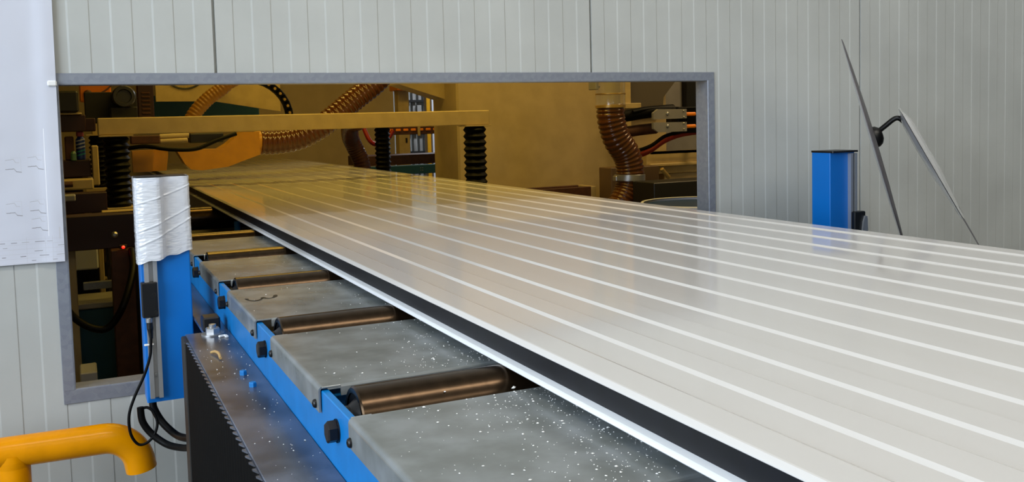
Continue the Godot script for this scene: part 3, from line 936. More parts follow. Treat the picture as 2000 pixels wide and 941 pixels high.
func build_machine():
	var st := mb()
	# press: beam on four bellows columns
	var t := thing("clamping_press", "cream press beam on black bellows columns straddling the panel inside the opening", "press", V(1.03, -0.37, -5.2))
	st = mb(); box(st, V(0.090, -0.019, -4.53), V(1.975, 0.0575, -4.45), 0.004)
	obj("cross_beam", st, mats.cream_paint, t)
	st = mb(); box(st, V(0.090, -0.019, -6.10), V(1.975, 0.0575, -6.02), 0.004)
	obj("cross_beam", st, mats.cream_paint, t)
	for q in [[0.1625, -4.49, -0.340, 0.0575, 11], [1.905, -4.49, -0.370, 0.062, 10], [0.125, -6.05, -0.335, 0.0575, 11], [1.885, -6.05, -0.37, 0.055, 11]]:
		st = mb()
		bellows(st, q[0], q[1], q[2], -0.026, q[3], q[4])
		obj("bellows", st, mats.rubber, t)
		st = mb()
		box(st, V(q[0] - 0.07, -0.026, q[1] - 0.06), V(q[0] + 0.07, -0.019, q[1] + 0.06), 0.001)
		obj("head_plate", st, mats.cream_paint, t)
		st = mb()
		box(st, V(q[0] - 0.085, q[2] - 0.028, q[1] - 0.07), V(q[0] + 0.085, q[2], q[1] + 0.07), 0.002)
		obj("base_plate", st, mats.cream_paint, t)
		st = mb()
		box(st, V(q[0] - 0.06, -H, q[1] - 0.05), V(q[0] + 0.06, q[2] - 0.028, q[1] + 0.05), 0.002)
		obj("column", st, mats.dark_machine, t)
	# suction hood with its thick ribbed hose
	t = thing("suction_hood", "orange suction hood over the panel with a thick ribbed brown hose", "hood", V(0.75, -0.27, -5.2))
	st = mb()
	prism(st, PackedVector2Array([Vector2(0.474, -0.107), Vector2(0.690, -0.112), Vector2(0.735, -0.086), Vector2(0.812, -0.024), Vector2(0.905, -0.026), Vector2(0.905, -0.150), Vector2(0.82, -0.178), Vector2(0.735, -0.208), Vector2(0.60, -0.222), Vector2(0.545, -0.215), Vector2(0.515, -0.185)]), V(0, 0, -5.27), Vector3.RIGHT, Vector3.UP, Vector3(0, 0, 0.14))
	obj("hood_body", st, mats.hood_orange, t)
	st = mb(); rod(st, V(0.895, -0.088, -5.2), V(0.93, -0.084, -5.2), 0.064, 24, 0.003)
	obj("collar", st, mats.hood_orange, t)
	st = mb()
	ribbed_hose(st, [V(0.915, -0.086, -5.2), V(1.0, -0.088, -5.2), V(1.122, -0.072, -5.2), V(1.22, -0.03, -5.2), V(1.30, 0.02, -5.2), V(1.455, 0.14, -5.2), V(1.62, 0.27, -5.2), V(1.72, 0.45, -5.2), V(1.75, 1.3, -5.2)], 0.064, 0.027, 0.13)
	obj("hose", st, mats.hose_brown, t)
	for q in [[0.245, 0.345, -4.9], [0.335, 0.415, -4.95]]:
		st = mb()
		prism(st, PackedVector2Array([Vector2(q[0], -0.205), Vector2(q[1] - 0.012, -0.205), Vector2(q[1], -0.12), Vector2(q[1] - 0.006, -0.098), Vector2(q[0], -0.1)]), V(0, 0, q[2]), Vector3.RIGHT, Vector3.UP, Vector3(0, 0, 0.05))
		obj("side_skirt", st, mats.hood_orange, t)
	# saw carriage hanging under the beam
	t = thing("saw_carriage", "dark saw carriage with motor tubes hanging behind the cream beam", "machine", V(0.5, -0.07, -4.75))
	st = mb(); box(st, V(0.235, -0.066, -4.80), V(0.365, -0.026, -4.7), 0.004)
	obj("gear_box", st, mats.brown_wood, t)
	st = mb(); rod(st, V(0.365, -0.036, -4.74), V(0.50, -0.032, -4.74), 0.014, 16, 0.002)
	rod(st, V(0.365, -0.058, -4.72), V(0.49, -0.054, -4.72), 0.012, 16, 0.002)
	obj("cylinder", st, mats.enclosure, t)
	st = mb(); tube(st, smooth_path([V(0.22, -0.085, -4.72), V(0.30, -0.078, -4.70), V(0.40, -0.095, -4.68), V(0.52, -0.098, -4.68), V(0.62, -0.062, -4.7), V(0.72, -0.03, -4.72)], 6), 0.010, 10)
	obj("cable_bundle", st, mats.rubber, t)
	st = mb(); box(st, V(0.50, -0.07, -4.8), V(0.66, -0.022, -4.72), 0.006)
	obj("drive_head", st, mats.dark_machine, t)
	# machine bed beams, dark red
	t = thing("machine_bed", "dark red machine bed beam below the left bellows column", "machine", V(0.1, -H, -4.0))
	st = mb(); box(st, V(-0.35, -0.457, -4.02), V(0.235, -0.324, -3.9), 0.003)
	obj("front_beam", st, mats.dark_red, t)
	st = mb(); box(st, V(-0.40, -0.335, -4.26), V(0.105, -0.252, -4.16), 0.003)
	obj("upper_beam", st, mats.dark_red, t)
	st = mb(); box(st, V(0.08, -0.345, -4.13), V(0.24, -0.324, -3.95), 0.002)
	obj("support_plate", st, mats.cream_paint, t)
	st = mb(); lathe(st, [Vector2(0, 0), Vector2(0.012, 0), Vector2(0.012, 0.012), Vector2(0.006, 0.018), Vector2(0, 0.018)], V(0.118, -0.403, -3.9), Vector3.BACK, 12)
	obj("bolt_head", st, mats.zinc, t)
	st = mb(); box(st, V(0.100, -H, -3.98), V(0.180, -0.457, -3.82), 0.002)
	tag(obj("leg", st, mats.brown_wood, t), "dull brown upright leg")
	st = mb(); lathe(st, [Vector2(0, -0.004), Vector2(0.005, -0.002), Vector2(0.006, 0.002), Vector2(0.004, 0.006), Vector2(0, 0.007)], V(0.1435, -0.4445, -3.808), Vector3.BACK, 12, true)
	tag(obj("indicator_led", st, lamp_mat("red_led", Color(1, 0.03, 0.03), 3.0), t), "small glowing red indicator")
	st = mb(); box(st, V(0.13, -0.452, -3.83), V(0.158, -0.436, -3.812), 0.002)
	obj("led_holder", st, mats.dark_machine, t)
	# rollers of the machine table and its blue stay
	t = thing("infeed_table", "dark machine table with steel rollers behind the wall under the panel", "machine", V(1.0, -H, -3.9))
	for z in [-3.85]:
		st = mb(); rod(st, V(0.33, -0.3585, z), V(1.8, -0.3585, z), 0.046, 32, 0.002)
		obj("roller", st, mats.roller_steel, t)
	st = mb(); box(st, V(0.30, -0.50, -4.4), V(1.82, -0.42, -3.2), 0.003)
	obj("table_frame", st, mats.dark_machine, t)
	st = mb(); rod(st, V(0.508, -0.42, -3.4), V(0.508, -0.335, -3.4), 0.011, 14)
	tag(obj("stay", st, mats.post_blue, t), "short blue stay")
	for x in [0.36, 1.75]:
		st = mb(); box(st, V(x - 0.05, -H, -3.9), V(x + 0.05, -0.50, -3.8), 0.002)
		obj("leg", st, mats.dark_machine, t)
	# orange motor cover, motor, dark slide columns
	t = thing("motor_cover", "orange box cover with dark knob behind the upper left of the opening", "cover", V(0.13, 0.18, -6.2))
	st = mb(); box(st, V(0.035, 0.180, -6.3), V(0.213, 0.36, -6.2), 0.008)
	obj("cover_box", st, mats.orange_paint, t)
	st = mb(); box(st, V(0.10, 0.36, -6.27), V(0.15, 3.649, -6.23), 0.002)
	obj("hanger", st, mats.dark_machine, t)
	st = mb(); lathe(st, [Vector2(0, 0), Vector2(0.022, 0), Vector2(0.024, 0.02), Vector2(0.015, 0.03), Vector2(0, 0.03)], V(0.082, 0.228, -6.2), Vector3.BACK, 16)
	obj("knob", st, mats.brown_wood, t)
	st = mb(); tube(st, smooth_path([V(0.085, 0.215, -6.165), V(0.12, 0.212, -6.16), V(0.16, 0.235, -6.17), V(0.205, 0.268, -6.18), V(0.24, 0.31, -6.19)], 6), 0.005, 8)
	obj("wire", st, mats.brown_wood, t)
	t = thing("drive_motor", "round dark grey motor with a steel ring beside the orange cover", "motor", V(0.229, 0.09, -5.0))
	st = mb(); lathe(st, [Vector2(0, -0.2), Vector2(0.055, -0.2), Vector2(0.055, 0), Vector2(0.05, 0.012), Vector2(0.036, 0.012), Vector2(0.032, 0.002), Vector2(0, 0.002)], V(0.229, 0.170, -5.0), Vector3.BACK, 28)
	obj("motor_body", st, mats.motor_grey, t)
	st = mb(); box(st, V(0.165, 0.05, -5.15), V(0.29, 0.118, -5.02), 0.004)
	obj("foot", st, mats.dark_machine, t)
	t = thing("slide_column", "dark upright slide column between motor and cream plate", "machine", V(0.356, 0.0, -5.45))
	st = mb(); box(st, V(0.315, -0.02, -5.5), V(0.397, 0.9, -5.4), 0.004)
	obj("column_body", st, mats.dark_red, t)
	st = mb()
	for i in 7: box(st, V(0.335, 0.065 + 0.022 * i, -5.402), V(0.378, 0.073 + 0.022 * i, -5.392), 0.002)
	obj("ridges", st, mats.brown_wood, t)
	# cream plate with a round hole, duct behind
	t = thing("gantry_plate", "cream gantry plate with a large dark round hole above the beam", "plate", V(0.65, 0.185, -6.5))
	st = mb()
	var poly := PackedVector2Array([Vector2(0.492, 0.185), Vector2(0.86, 0.182), Vector2(1.30, 0.105), Vector2(1.36, 3.649), Vector2(0.492, 3.649)])
	prism(st, poly, V(0, 0, -6.56), Vector3.RIGHT, Vector3.UP, Vector3(0, 0, 0.05))
	obj("plate_body", st, mats.cream_paint, t)
	st = mb(); lathe(st, [Vector2(0, 0), Vector2(0.135, 0), Vector2(0.138, 0.004), Vector2(0.145, 0.006), Vector2(0.148, 0)], V(0.676, 0.408, -6.51), Vector3.BACK, 40)
	tag(obj("round_hole", st, mats.dark_machine, t), "dark round recess")
	t = thing("dark_duct", "dark teal duct behind the cream beam under the gantry plate", "duct", V(0.95, 0.0, -7.0))
	st = mb(); box(st, V(0.42, 0.0, -7.2), V(1.24, 0.24, -7.0), 0.004)
	obj("duct_body", st, mats.teal_paint, t)
	st = mb(); box(st, V(0.70, 0.24, -7.12), V(0.78, 3.649, -7.08), 0.002)
	obj("hanger", st, mats.dark_machine, t)
	# thin amber hose and black cable chain
	st = mb()
	ribbed_hose(st, [V(0.62, -0.03, -5.95), V(0.655, 0.075, -5.95), V(0.745, 0.178, -5.95), V(0.865, 0.272, -5.95), V(0.93, 0.40, -5.95), V(0.95, 1.2, -5.95)], 0.042, 0.022, 0.10, 18)
	tag(obj("amber_hose", st, mats.hose_amber), "slim amber ribbed hose crossing in front of the gantry plate", "hose")
	t = thing("cable_chain", "black arched cable chain with pale pins above the cream beam", "cable chain", V(1.2, 0.05, -6.2))
	for i in 13:
		var a := deg_to_rad(112.0 - 125.0 * i / 12)
		var c := V(1.03 + 0.265 * cos(a), 0.055 + 0.255 * sin(a), -6.2)
		st = mb()
		box(st, Vector3(-0.033, -0.022, -0.03), Vector3(0.033, 0.022, 0.03), 0.006, Transform3D(Basis(Vector3.BACK, a + PI / 2), c))
		var lk := obj("link", st, mats.rubber, t)
		st = mb(); lathe(st, [Vector2(0, 0), Vector2(0.010, 0), Vector2(0.008, 0.003), Vector2(0, 0.003)], c + Vector3(0, 0, 0.03), Vector3.BACK, 10)
		obj("pin", st, mats.brass, lk)
	st = mb(); box(st, V(0.915, 0.305, -6.32), V(0.935, 3.65, -6.30), 0.002)
	obj("hanger", st, mats.dark_machine, t)
	st = mb(); box(st, V(0.90, 0.28, -6.512), V(0.95, 0.31, -6.2), 0.003)
	obj("mount_arm", st, mats.dark_machine, t)
	# brown transparent hose further back
	t = thing("drop_hose", "brown hose drooping to the panel beside the rear bellows column", "hose", V(1.85, -0.33, -6.6))
	st = mb()
	ribbed_hose(st, [V(1.74, 0.02, -6.13), V(1.75, 0.0, -6.35), V(1.80, -0.09, -6.55), V(1.85, -0.18, -6.6), V(1.89, -0.28, -6.6), V(1.90, -0.42, -6.6)], 0.060, 0.024, 0.08)
	obj("hose_body", st, mats.hose_brown, t)
	st = mb()
	tube(st, smooth_path([V(1.90, -0.02, -6.55), V(1.93, -0.12, -6.5), V(1.99, -0.15, -6.5), V(2.06, -0.12, -6.5), V(2.11, -0.05, -6.5)], 6), 0.016, 10)
	tag(obj("red_cable_loop", st, mats.red_cable), "red and black cable loop beside the brown drooping hose", "cable")

	# rear walls of the cell
	st = mb()
	box(st, Vector3(-4.0, 0, -8.1), Vector3(2.575, 5.0, -7.9))
	struct("wall_cell_left", st, mats.room_wall)
	t = thing("machine_enclosure", "tall smooth cream enclosure filling the middle of the opening", "enclosure", V(2.9, -H, -5.4))
	st = mb(); box(st, V(2.095, -H, -5.62), V(3.62, 1.6, -5.2), 0.012)
	obj("enclosure_body", st, mats.enclosure, t)
	st = mb()
	prism(st, PackedVector2Array([Vector2(1.80, 0.238), Vector2(2.10, 0.142), Vector2(2.10, 1.6), Vector2(1.80, 1.6)]), V(0, 0, -5.6), Vector3.RIGHT, Vector3.UP, Vector3(0, 0, 0.2))
	obj("sloped_canopy", st, mats.enclosure, t)
	# things in the gap
	t = thing("cream_cabinet", "narrow cream post with an orange cap in the gap left of the enclosure", "post", V(2.53, -H, -7.5))
	st = mb(); box(st, V(2.485, -H, -7.6), V(2.582, 0.29, -7.5), 0.003)
	obj("post_body", st, mats.cream_paint, t)
	st = mb(); box(st, V(2.45, 0.275, -7.62), V(2.575, 0.322, -7.40), 0.006)
	obj("orange_cap", st, mats.orange_paint, t)
	st = mb(); box(st, V(2.54, -0.165, -7.5), V(2.556, -0.125, -7.492), 0.002)
	obj("latch", st, mats.dark_machine, t)
	t = thing("energy_chain", "dark horizontal cable chain with a row of orange links under the beam", "cable chain", V(2.38, -0.1, -6.8))
	st = mb(); box(st, V(2.13, -0.088, -6.86), V(2.66, -0.022, -6.8), 0.003)
	obj("chain_body", st, mats.brown_wood, t)
	st = mb(); box(st, V(2.64, -0.327, -6.86), V(2.68, -0.03, -6.82), 0.002)
	obj("stand", st, mats.dark_machine, t)
	for i in 8:
		st = mb(); box(st, V(2.165 + 0.061 * i, -0.061, -6.8), V(2.206 + 0.061 * i, -0.042, -6.792), 0.004)
		obj("link", st, mats.orange_link, t)
	st = mb(); box(st, V(2.40, -0.1, -6.79), V(2.42, -0.02, -6.78), 0.002)
	obj("clip", st, mats.cream_paint, t)
	t = thing("teal_conveyor", "teal machine beam below the dark shelf in the gap", "machine", V(2.4, -H, -6.9))
	st = mb(); box(st, V(1.96, -0.395, -6.9), V(2.75, -0.327, -6.8), 0.004)
	obj("beam", st, mats.teal_paint, t)
	st = mb()
	for dx in [0.0, 0.016]:
		for dy in [0.0, 0.018]: lathe(st, [Vector2(0.004, 0), Vector2(0.003, 0.003), Vector2(0, 0.003)], V(2.42 + dx, -0.368 + dy, -6.8), Vector3.BACK, 8)
	obj("rivets", st, mats.zinc, t)
	st = mb(); box(st, V(1.98, -H, -6.88), V(2.06, -0.395, -6.82), 0.002)
	box(st, V(2.6, -H, -6.88), V(2.68, -0.395, -6.82), 0.002)
	obj("stand", st, mats.teal_paint, t)
	st = mb(); box(st, V(1.98, -0.325, -7.3), V(2.75, -0.25, -6.95), 0.003)
	obj("dark_shelf", st, mats.brown_wood, t)
	for q in [[3.98, 4.03, "orange_paint"], [4.05, 4.085, "white_box"], [4.10, 4.17, "white_box"]]:
		st = mb(); box(st, Vector3(q[0], 0, -11.0), Vector3(q[1], 1.72 if q[2] != "galvanised" else 1.6, -10.9), 0.004)
		tag(obj("storage_upright", st, mats["hood_orange" if q[2] == "orange_paint" else q[2]]), {3.98: "orange upright far behind the gap", 4.05: "slim white upright far behind the gap", 4.10: "wide white upright far behind the gap"}[q[0]], "upright")
	t = thing("storage_rack", "grey rack with boxes far behind the gap in daylight", "rack", Vector3(4.06, 0, -11.6))
	for x in [3.95, 4.03, 4.11, 4.18]:
		st = mb(); box(st, Vector3(x - 0.02, 0, -11.6), Vector3(x + 0.02, 1.75, -11.5), 0.003)
		obj("upright", st, mats.grey_sheet, t)
	for y in [0.95, 1.2, 1.45, 1.62]:
		st = mb(); box(st, Vector3(3.9, y, -11.6), Vector3(4.22, y + 0.03, -11.45), 0.003)
		obj("shelf_board", st, mats.dark_machine, t)
	for q in [[4.05, 1.23, 0.05, 0.14], [4.13, 1.23, 0.04, 0.11], [4.05, 1.48, 0.06, 0.1]]:
		st = mb(); box(st, Vector3(q[0], q[1], -11.55), Vector3(q[0] + q[2], q[1] + q[3], -11.44), 0.004)
		obj("stored_box", st, mats.grey_sheet, t)
	# fittings of the machine-room lamps; the cool far one is added for daylight
	for q in [[1.6, 2.9, -4.0, 1.2, 0.2, "amber_lamp", 0], [1.5, 3.1, -5.9, 1.2, 0.2, "amber_lamp", 1], [4.2, 3.1, -4.0, 0.2, 0.8, "white_lamp", 2], [4.6, 3.4, -9.6, 0.8, 0.25, "added_daylight_lamp", 3]]:
		t = thing("room_lamp", ["amber ceiling lamp just behind the wall opening", "amber ceiling lamp above the suction hood", "warm ceiling lamp above the ribbed hose at the right", "added cool lamp standing in for daylight above the storage rack"][q[6]], "lamp", Vector3(q[0], q[1], q[2]))
		st = mb(); box(st, Vector3(q[0] - q[3], q[1] + 0.03, q[2] - q[4]), Vector3(q[0] + q[3], q[1] + 0.1, q[2] + q[4]), 0.01)
		rod(st, Vector3(q[0] - 0.1, q[1] + 0.08, q[2]), Vector3(q[0] - 0.1, 4.999, q[2]), 0.01)
		obj("housing", st, mats.ceiling_paint, t)
		st = mb(); box(st, Vector3(q[0] - q[3] + 0.02, q[1] + 0.012, q[2] - q[4] + 0.02), Vector3(q[0] + q[3] - 0.02, q[1] + 0.03, q[2] + q[4] - 0.02))
		obj("light_panel", st, lamp_mat(q[5], {"amber_lamp": Color(1, 0.83, 0.36), "white_lamp": Color(1, 0.85, 0.6), "added_daylight_lamp": Color(0.92, 0.96, 1)}[q[5]], 1.5), t)

func build_machine_left():
	var t: Node3D
	var st: SurfaceTool
	# bench behind the drawing's edge with boxes and a bottle
	t = thing("work_bench", "dark red bench carrying boxes at the far left of the opening", "bench", V(0, -H, -4.6))
	st = mb(); box(st, V(-0.55, -0.20, -4.75), V(0.055, -0.125, -4.5), 0.004)
	obj("bench_top", st, mats.dark_red, t)
	st = mb(); box(st, V(-0.5, -H, -4.75), V(-0.4, -0.20, -4.715), 0.004)
	box(st, V(-0.06, -H, -4.75), V(0.02, -0.20, -4.715), 0.004)
	obj("leg", st, mats.dark_red, t)
	st = mb(); lathe(st, [Vector2(0, 0), Vector2(0.018, 0), Vector2(0.019, 0.004), Vector2(0.019, 0.088), Vector2(0.012, 0.1), Vector2(0.010, 0.104), Vector2(0.010, 0.118), Vector2(0, 0.118)], V(0.018, -0.125, -4.56), Vector3.UP, 24)
	var m := mat("bottle_label", Color(0.1, 0.22, 0.55), 0.35)
	var b := obj("bottle", st, m)
	tag(b, "blue bottle with white stripes standing on the dark red bench", "bottle")
	for i in 5:
		st = mb()
		var y := -0.105 + 0.016 * i
		var ring := []
		for k in 9:
			var a := deg_to_rad(10 + 20.0 * k)
			ring.append(V(0.018 + 0.0196 * cos(a), y + 0.005 * cos(a), -4.56 + 0.0196 * sin(a)))
		for k in 8: quad(st, ring[k], ring[k + 1], ring[k + 1] + Vector3(0, 0.006, 0), ring[k] + Vector3(0, 0.006, 0))
		obj("stripe", st, mats.white_box if i > 1 else mat("aqua", Color(0.2, 0.6, 0.6), 0.5), b)
	st = mb(); lathe(st, [Vector2(0.0105, 0.103), Vector2(0.0155, 0.106), Vector2(0.0155, 0.122), Vector2(0.012, 0.125), Vector2(0, 0.125)], V(0.018, -0.125, -4.56), Vector3.UP, 20)
	obj("cap", st, mat("pink_cap", Color(0.75, 0.35, 0.4), 0.5), b)
	st = mb(); box(st, V(-0.045, -0.125, -4.58), V(-0.008, -0.02, -4.52), 0.004)
	tag(obj("carton", st, mats.brown_wood), "brown carton standing left of the blue bottle", "carton")
	st = mb(); lathe(st, [Vector2(0, 0), Vector2(0.012, 0), Vector2(0.012, 0.03), Vector2(0.005, 0.04), Vector2(0, 0.04)], V(-0.012, -0.125, -4.50), Vector3.UP, 14)
	tag(obj("small_bottle", st, mat("pale_green", Color(0.35, 0.5, 0.38), 0.4)), "small pale green bottle beside the blue bottle", "bottle")
	t = thing("cream_block", "cream machine block with a round pipe below the red bench", "machine", V(0, -0.25, -4.5))
	st = mb(); box(st, V(-0.35, -0.252, -4.6), V(0.062, -0.205, -4.42), 0.006)
	obj("block_body", st, mats.cream_paint, t)
	st = mb(); rod(st, V(-0.3, -0.226, -4.40), V(-0.02, -0.226, -4.40), 0.012, 16, 0.002)
	obj("pipe", st, mats.brown_wood, t)
	st = mb(); box(st, V(0.062, -0.25, -4.72), V(0.092, -0.065, -4.66), 0.005)
	tag(obj("guide_post", st, mats.cream_paint), "slim cream post beside the left bellows column", "post")
	st = mb(); box(st, V(-0.09, -0.275, -4.12), V(-0.012, -0.250, -4.05), 0.004)
	tag(obj("grey_bracket", st, mats.grey_sheet), "small grey bracket on the dark red upper beam", "bracket")
	t = thing("control_box", "black control box with hoses at the upper left of the opening", "box", V(-0.05, 0.08, -4.5))
	st = mb(); box(st, V(-0.3, 0.085, -4.6), V(0.02, 0.178, -4.45), 0.008)
	obj("box_body", st, mats.dark_machine, t)
	st = mb(); box(st, V(-0.3, 0.0, -4.6), V(0.045, 0.075, -4.5), 0.004)
	box(st, V(0.03, 0.0, -4.62), V(0.085, 0.06, -4.56), 0.004)
	obj("lower_body", st, mats.dark_red, t)
	st = mb(); box(st, V(-0.3, 0.0755, -4.6), V(0.03, 0.083, -4.47), 0.002)
	obj("ledge", st, mats.cream_paint, t)
	st = mb(); box(st, V(0.05, 0.04, -5.3), V(0.30, 0.20, -5.2), 0.004)
	tag(obj("backing_board", st, mats.dark_machine), "dark board below the orange motor cover", "board")
	# lower left: cabinets seen under the red beam
	t = thing("open_cabinet", "cream cabinet with dark open bays under the red beam", "cabinet", V(0.02, -H, -4.4))
	st = mb(); box(st, V(-0.6, -H, -4.7), V(0.096, -0.46, -4.66))
	obj("back_panel", st, mats.dark_machine, t)
	st = mb(); box(st, V(-0.04, -0.590, -4.66), V(0.062, -0.475, -4.32), 0.006)
	obj("white_box", st, mats.white_box, t)
	for x in [-0.058, 0.064]:
		st = mb(); box(st, V(x, -0.80, -4.64), V(x + 0.02, -0.46, -4.34), 0.003)
		obj("upright", st, mats.cream_paint, t)
	st = mb(); box(st, V(0.084, -0.59, -4.6), V(0.098, -0.49, -4.5), 0.004)
	obj("drawer", st, mats.cream_paint, t)
	st = mb(); box(st, V(0.084, -0.69, -4.6), V(0.098, -0.665, -4.5), 0.004)
	obj("shelf_edge", st, mats.cream_paint, t)
	st = mb(); box(st, V(-0.003, -0.643, -4.13), V(0.125, -0.613, -4.10), 0.002)
	tag(obj("flat_bar", st, mats.galvanised), "grey flat bar crossing the open cabinet under the red beam", "bar")
	t = thing("side_post", "dull cream post just inside the left edge of the opening", "post", V(-0.038, -H, -4.0))
	st = mb(); box(st, V(-0.075, -H, -4.05), V(-0.024, -0.46, -4.0), 0.003)
	obj("post_body", st, mats.enclosure, t)
	t = thing("teal_tank", "dark teal tank on the floor under the open cabinet", "tank", V(0.045, -H, -4.0))
	st = mb(); box(st, V(-0.03, -H, -4.30), V(0.115, -0.715, -4.07), 0.006)
	obj("tank_body", st, mats.teal_paint, t)
	st = mb(); box(st, V(-0.034, -0.715, -4.31), V(0.118, -0.690, -4.06), 0.004)
	obj("lid", st, mats.grey_sheet, t)
	st = mb(); tube(st, smooth_path([V(0.172, -0.458, -3.81), V(0.168, -0.52, -3.70), V(0.13, -0.62, -3.6), V(0.09, -0.69, -3.6), V(0.05, -0.712, -3.6), V(-0.01, -0.685, -3.6), V(-0.06, -0.62, -3.6), V(-0.08, -0.50, -3.6)], 8), 0.013, 12)
	tag(obj("hanging_cable", st, mats.rubber), "thick black cable hanging in front of the teal tank", "cable")
	st = mb(); box(st, V(-0.03, -H, -3.75), V(0.027, -0.862, -3.6), 0.004)
	tag(obj("grey_box", st, mats.white_box), "small grey box at the lower left corner of the opening", "box")

func build_machine_right():
	var st := mb()
	var t := thing("extraction_hose", "brown ribbed extraction hose under a clear pipe at the right of the opening", "hose", V(2.75, -H, -4.4))
	ribbed_hose(st, [V(2.686, 0.075, -4.4), V(2.688, 0.03, -4.4), V(2.691, -0.014, -4.4), V(2.722, -0.114, -4.4), V(2.783, -0.2025, -4.4), V(2.806, -0.275, -4.4), V(2.808, -0.345, -4.4), V(2.79, -0.42, -4.4), V(2.72, -0.52, -4.4), V(2.62, -0.64, -4.4), V(2.6, -0.9, -4.4), V(2.6, -H, -4.4)], 0.076, 0.025, 0.11, 26)
	obj("hose", st, mats.hose_brown, t)
	st = mb()
	lathe(st, [Vector2(0.079, 0), Vector2(0.082, 0.002), Vector2(0.082, 1.2), Vector2(0.078, 1.2), Vector2(0.078, 0.004)], V(2.688, 0.06, -4.4), Vector3.UP, 32)
	tag(obj("clear_pipe", st, mats.clear_pipe, t), "clear plastic pipe")
	st = mb()
	lathe(st, [Vector2(0.083, 0), Vector2(0.085, 0.001), Vector2(0.085, 0.006), Vector2(0.083, 0.007)], V(2.688, 0.128, -4.4), Vector3.UP, 32)
	obj("pipe_ring", st, mats.brass, t)
	st = mb()
	lathe(st, [Vector2(0.0765, -0.004), Vector2(0.084, -0.002), Vector2(0.084, 0.012), Vector2(0.0765, 0.014)], V(2.687, 0.058, -4.4), Vector3.UP, 32)
	obj("pipe_ring", st, mats.brass, t)
	st = mb()
	lathe(st, [Vector2(0.083, -0.018), Vector2(0.086, -0.016), Vector2(0.086, 0.016), Vector2(0.083, 0.018)], V(2.806, -0.336, -4.4), Vector3(0.02, 1, 0), 32)
	box(st, V(2.697, -0.352, -4.41), V(2.726, -0.322, -4.37), 0.003)
	tag(obj("hose_clamp", st, mats.zinc, t), "flat metal hose clamp")
	st = mb()
	box(st, V(2.572, 0.155, -4.44), V(2.592, 0.6, -4.36), 0.003)
	box(st, V(2.592, 0.165, -4.42), V(2.612, 0.178, -4.38), 0.002)
	obj("pipe_bracket", st, mats.grey_sheet, t)
	# cable carriers
	t = thing("cable_carrier", "pair of black cable carriers with bolted end plates right of the ribbed hose", "cable chain", V(3.25, -0.1, -4.6))
	for s in 2:
		var y := 0.012 - 0.074 * s
		st = mb()
		var e := 1.0 - 2.0 * s
		prism(st, PackedVector2Array([Vector2(3.105, y - 0.028 * e), Vector2(3.105, y + 0.010 * e), Vector2(3.14, y + 0.032 * e), Vector2(3.345, y + 0.030 * e), Vector2(3.345, y - 0.026 * e)]), V(0, 0, -4.62), Vector3.RIGHT, Vector3.UP, Vector3(0, 0, 0.02))
		var pl := obj("end_plate", st, mats.grey_sheet, t)
		for q in [[3.205, 0.004, 0.011], [3.322, 0.018, 0.006], [3.322, -0.018, 0.006]]:
			st = mb(); lathe(st, [Vector2(q[2], 0), Vector2(q[2], 0.004), Vector2(q[2] * 0.5, 0.008), Vector2(0, 0.008)], V(q[0], y + q[1], -4.6), Vector3.BACK, 10)
			obj("bolt", st, mats.zinc, pl)
		st = mb(); box(st, V(3.30, y - 0.042, -4.70), V(3.75, y + 0.042, -4.625), 0.004)
		obj("chain_body", st, mats.rubber, t)
		for k in 4:
			st = mb(); box(st, V(3.345 + 0.105 * k, y - 0.012, -4.625), V(3.425 + 0.105 * k, y + 0.010, -4.61), 0.006)
			obj("link", st, mats.orange_link, t)
	st = mb()
	tube(st, smooth_path([V(2.84, -0.015, -4.72), V(2.90, 0.0, -4.72), V(3.0, 0.012, -4.7), V(3.12, 0.028, -4.68), V(3.3, 0.038, -4.68)], 6), 0.036, 14)
	tube(st, smooth_path([V(3.0, 0.03, -4.66), V(3.1, 0.045, -4.66), V(3.25, 0.05, -4.66), V(3.4, 0.042, -4.66), V(3.6, 0.05, -4.66)], 6), 0.012, 10)
	obj("hose_bundle", st, mats.rubber, t)
	st = mb(); box(st, V(3.70, -0.06, -5.499), V(3.74, 0.0, -4.7), 0.003)
	obj("support_arm", st, mats.dark_machine, t)
	st = mb()
	tube(st, smooth_path([V(2.90, -0.085, -4.74), V(2.98, -0.088, -4.73), V(3.08, -0.078, -4.72), V(3.2, -0.07, -4.72)], 6), 0.034, 14)
	tag(obj("hose_sleeve", st, mats.brown_wood, t), "brown sleeve below the black hoses")
	st = mb()
	tube(st, smooth_path([V(2.93, -0.12, -4.75), V(2.99, -0.20, -4.76), V(3.06, -0.235, -4.76), V(3.16, -0.21, -4.74), V(3.26, -0.15, -4.72), V(3.36, -0.115, -4.7), V(3.5, -0.10, -4.7)], 8), 0.017, 12)
	tag(obj("red_cable", st, mats.red_cable), "dark red cable sagging below the cable carriers", "cable")
	st = mb()
	tube(st, smooth_path([V(2.92, -0.08, -4.71), V(2.98, -0.165, -4.72), V(3.05, -0.20, -4.72), V(3.15, -0.175, -4.70), V(3.24, -0.12, -4.68), V(3.35, -0.095, -4.66)], 8), 0.011, 12)
	tag(obj("black_cable", st, mats.rubber), "black cable sagging above the red one at the cable carriers", "cable")
	# sheet metal behind
	t = thing("sheet_screen", "grey sheet metal screen with a slanting edge at the upper right of the opening", "screen", V(3.9, -H, -5.4))
	st = mb(); box(st, V(3.622, -H, -5.56), V(5.6, 1.6, -5.5))
	obj("sheet", st, mats.grey_sheet, t)
	st = mb()
	prism(st, PackedVector2Array([Vector2(3.25, 1.4), Vector2(3.25, 0.03), Vector2(3.55, 0.03), Vector2(3.56, 0.13), Vector2(3.68, 0.26), Vector2(3.68, 1.4)]), V(0, 0, -5.18), Vector3.RIGHT, Vector3.UP, Vector3(0, 0, 0.03))
	obj("angled_cover", st, mats.cover_grey, t)
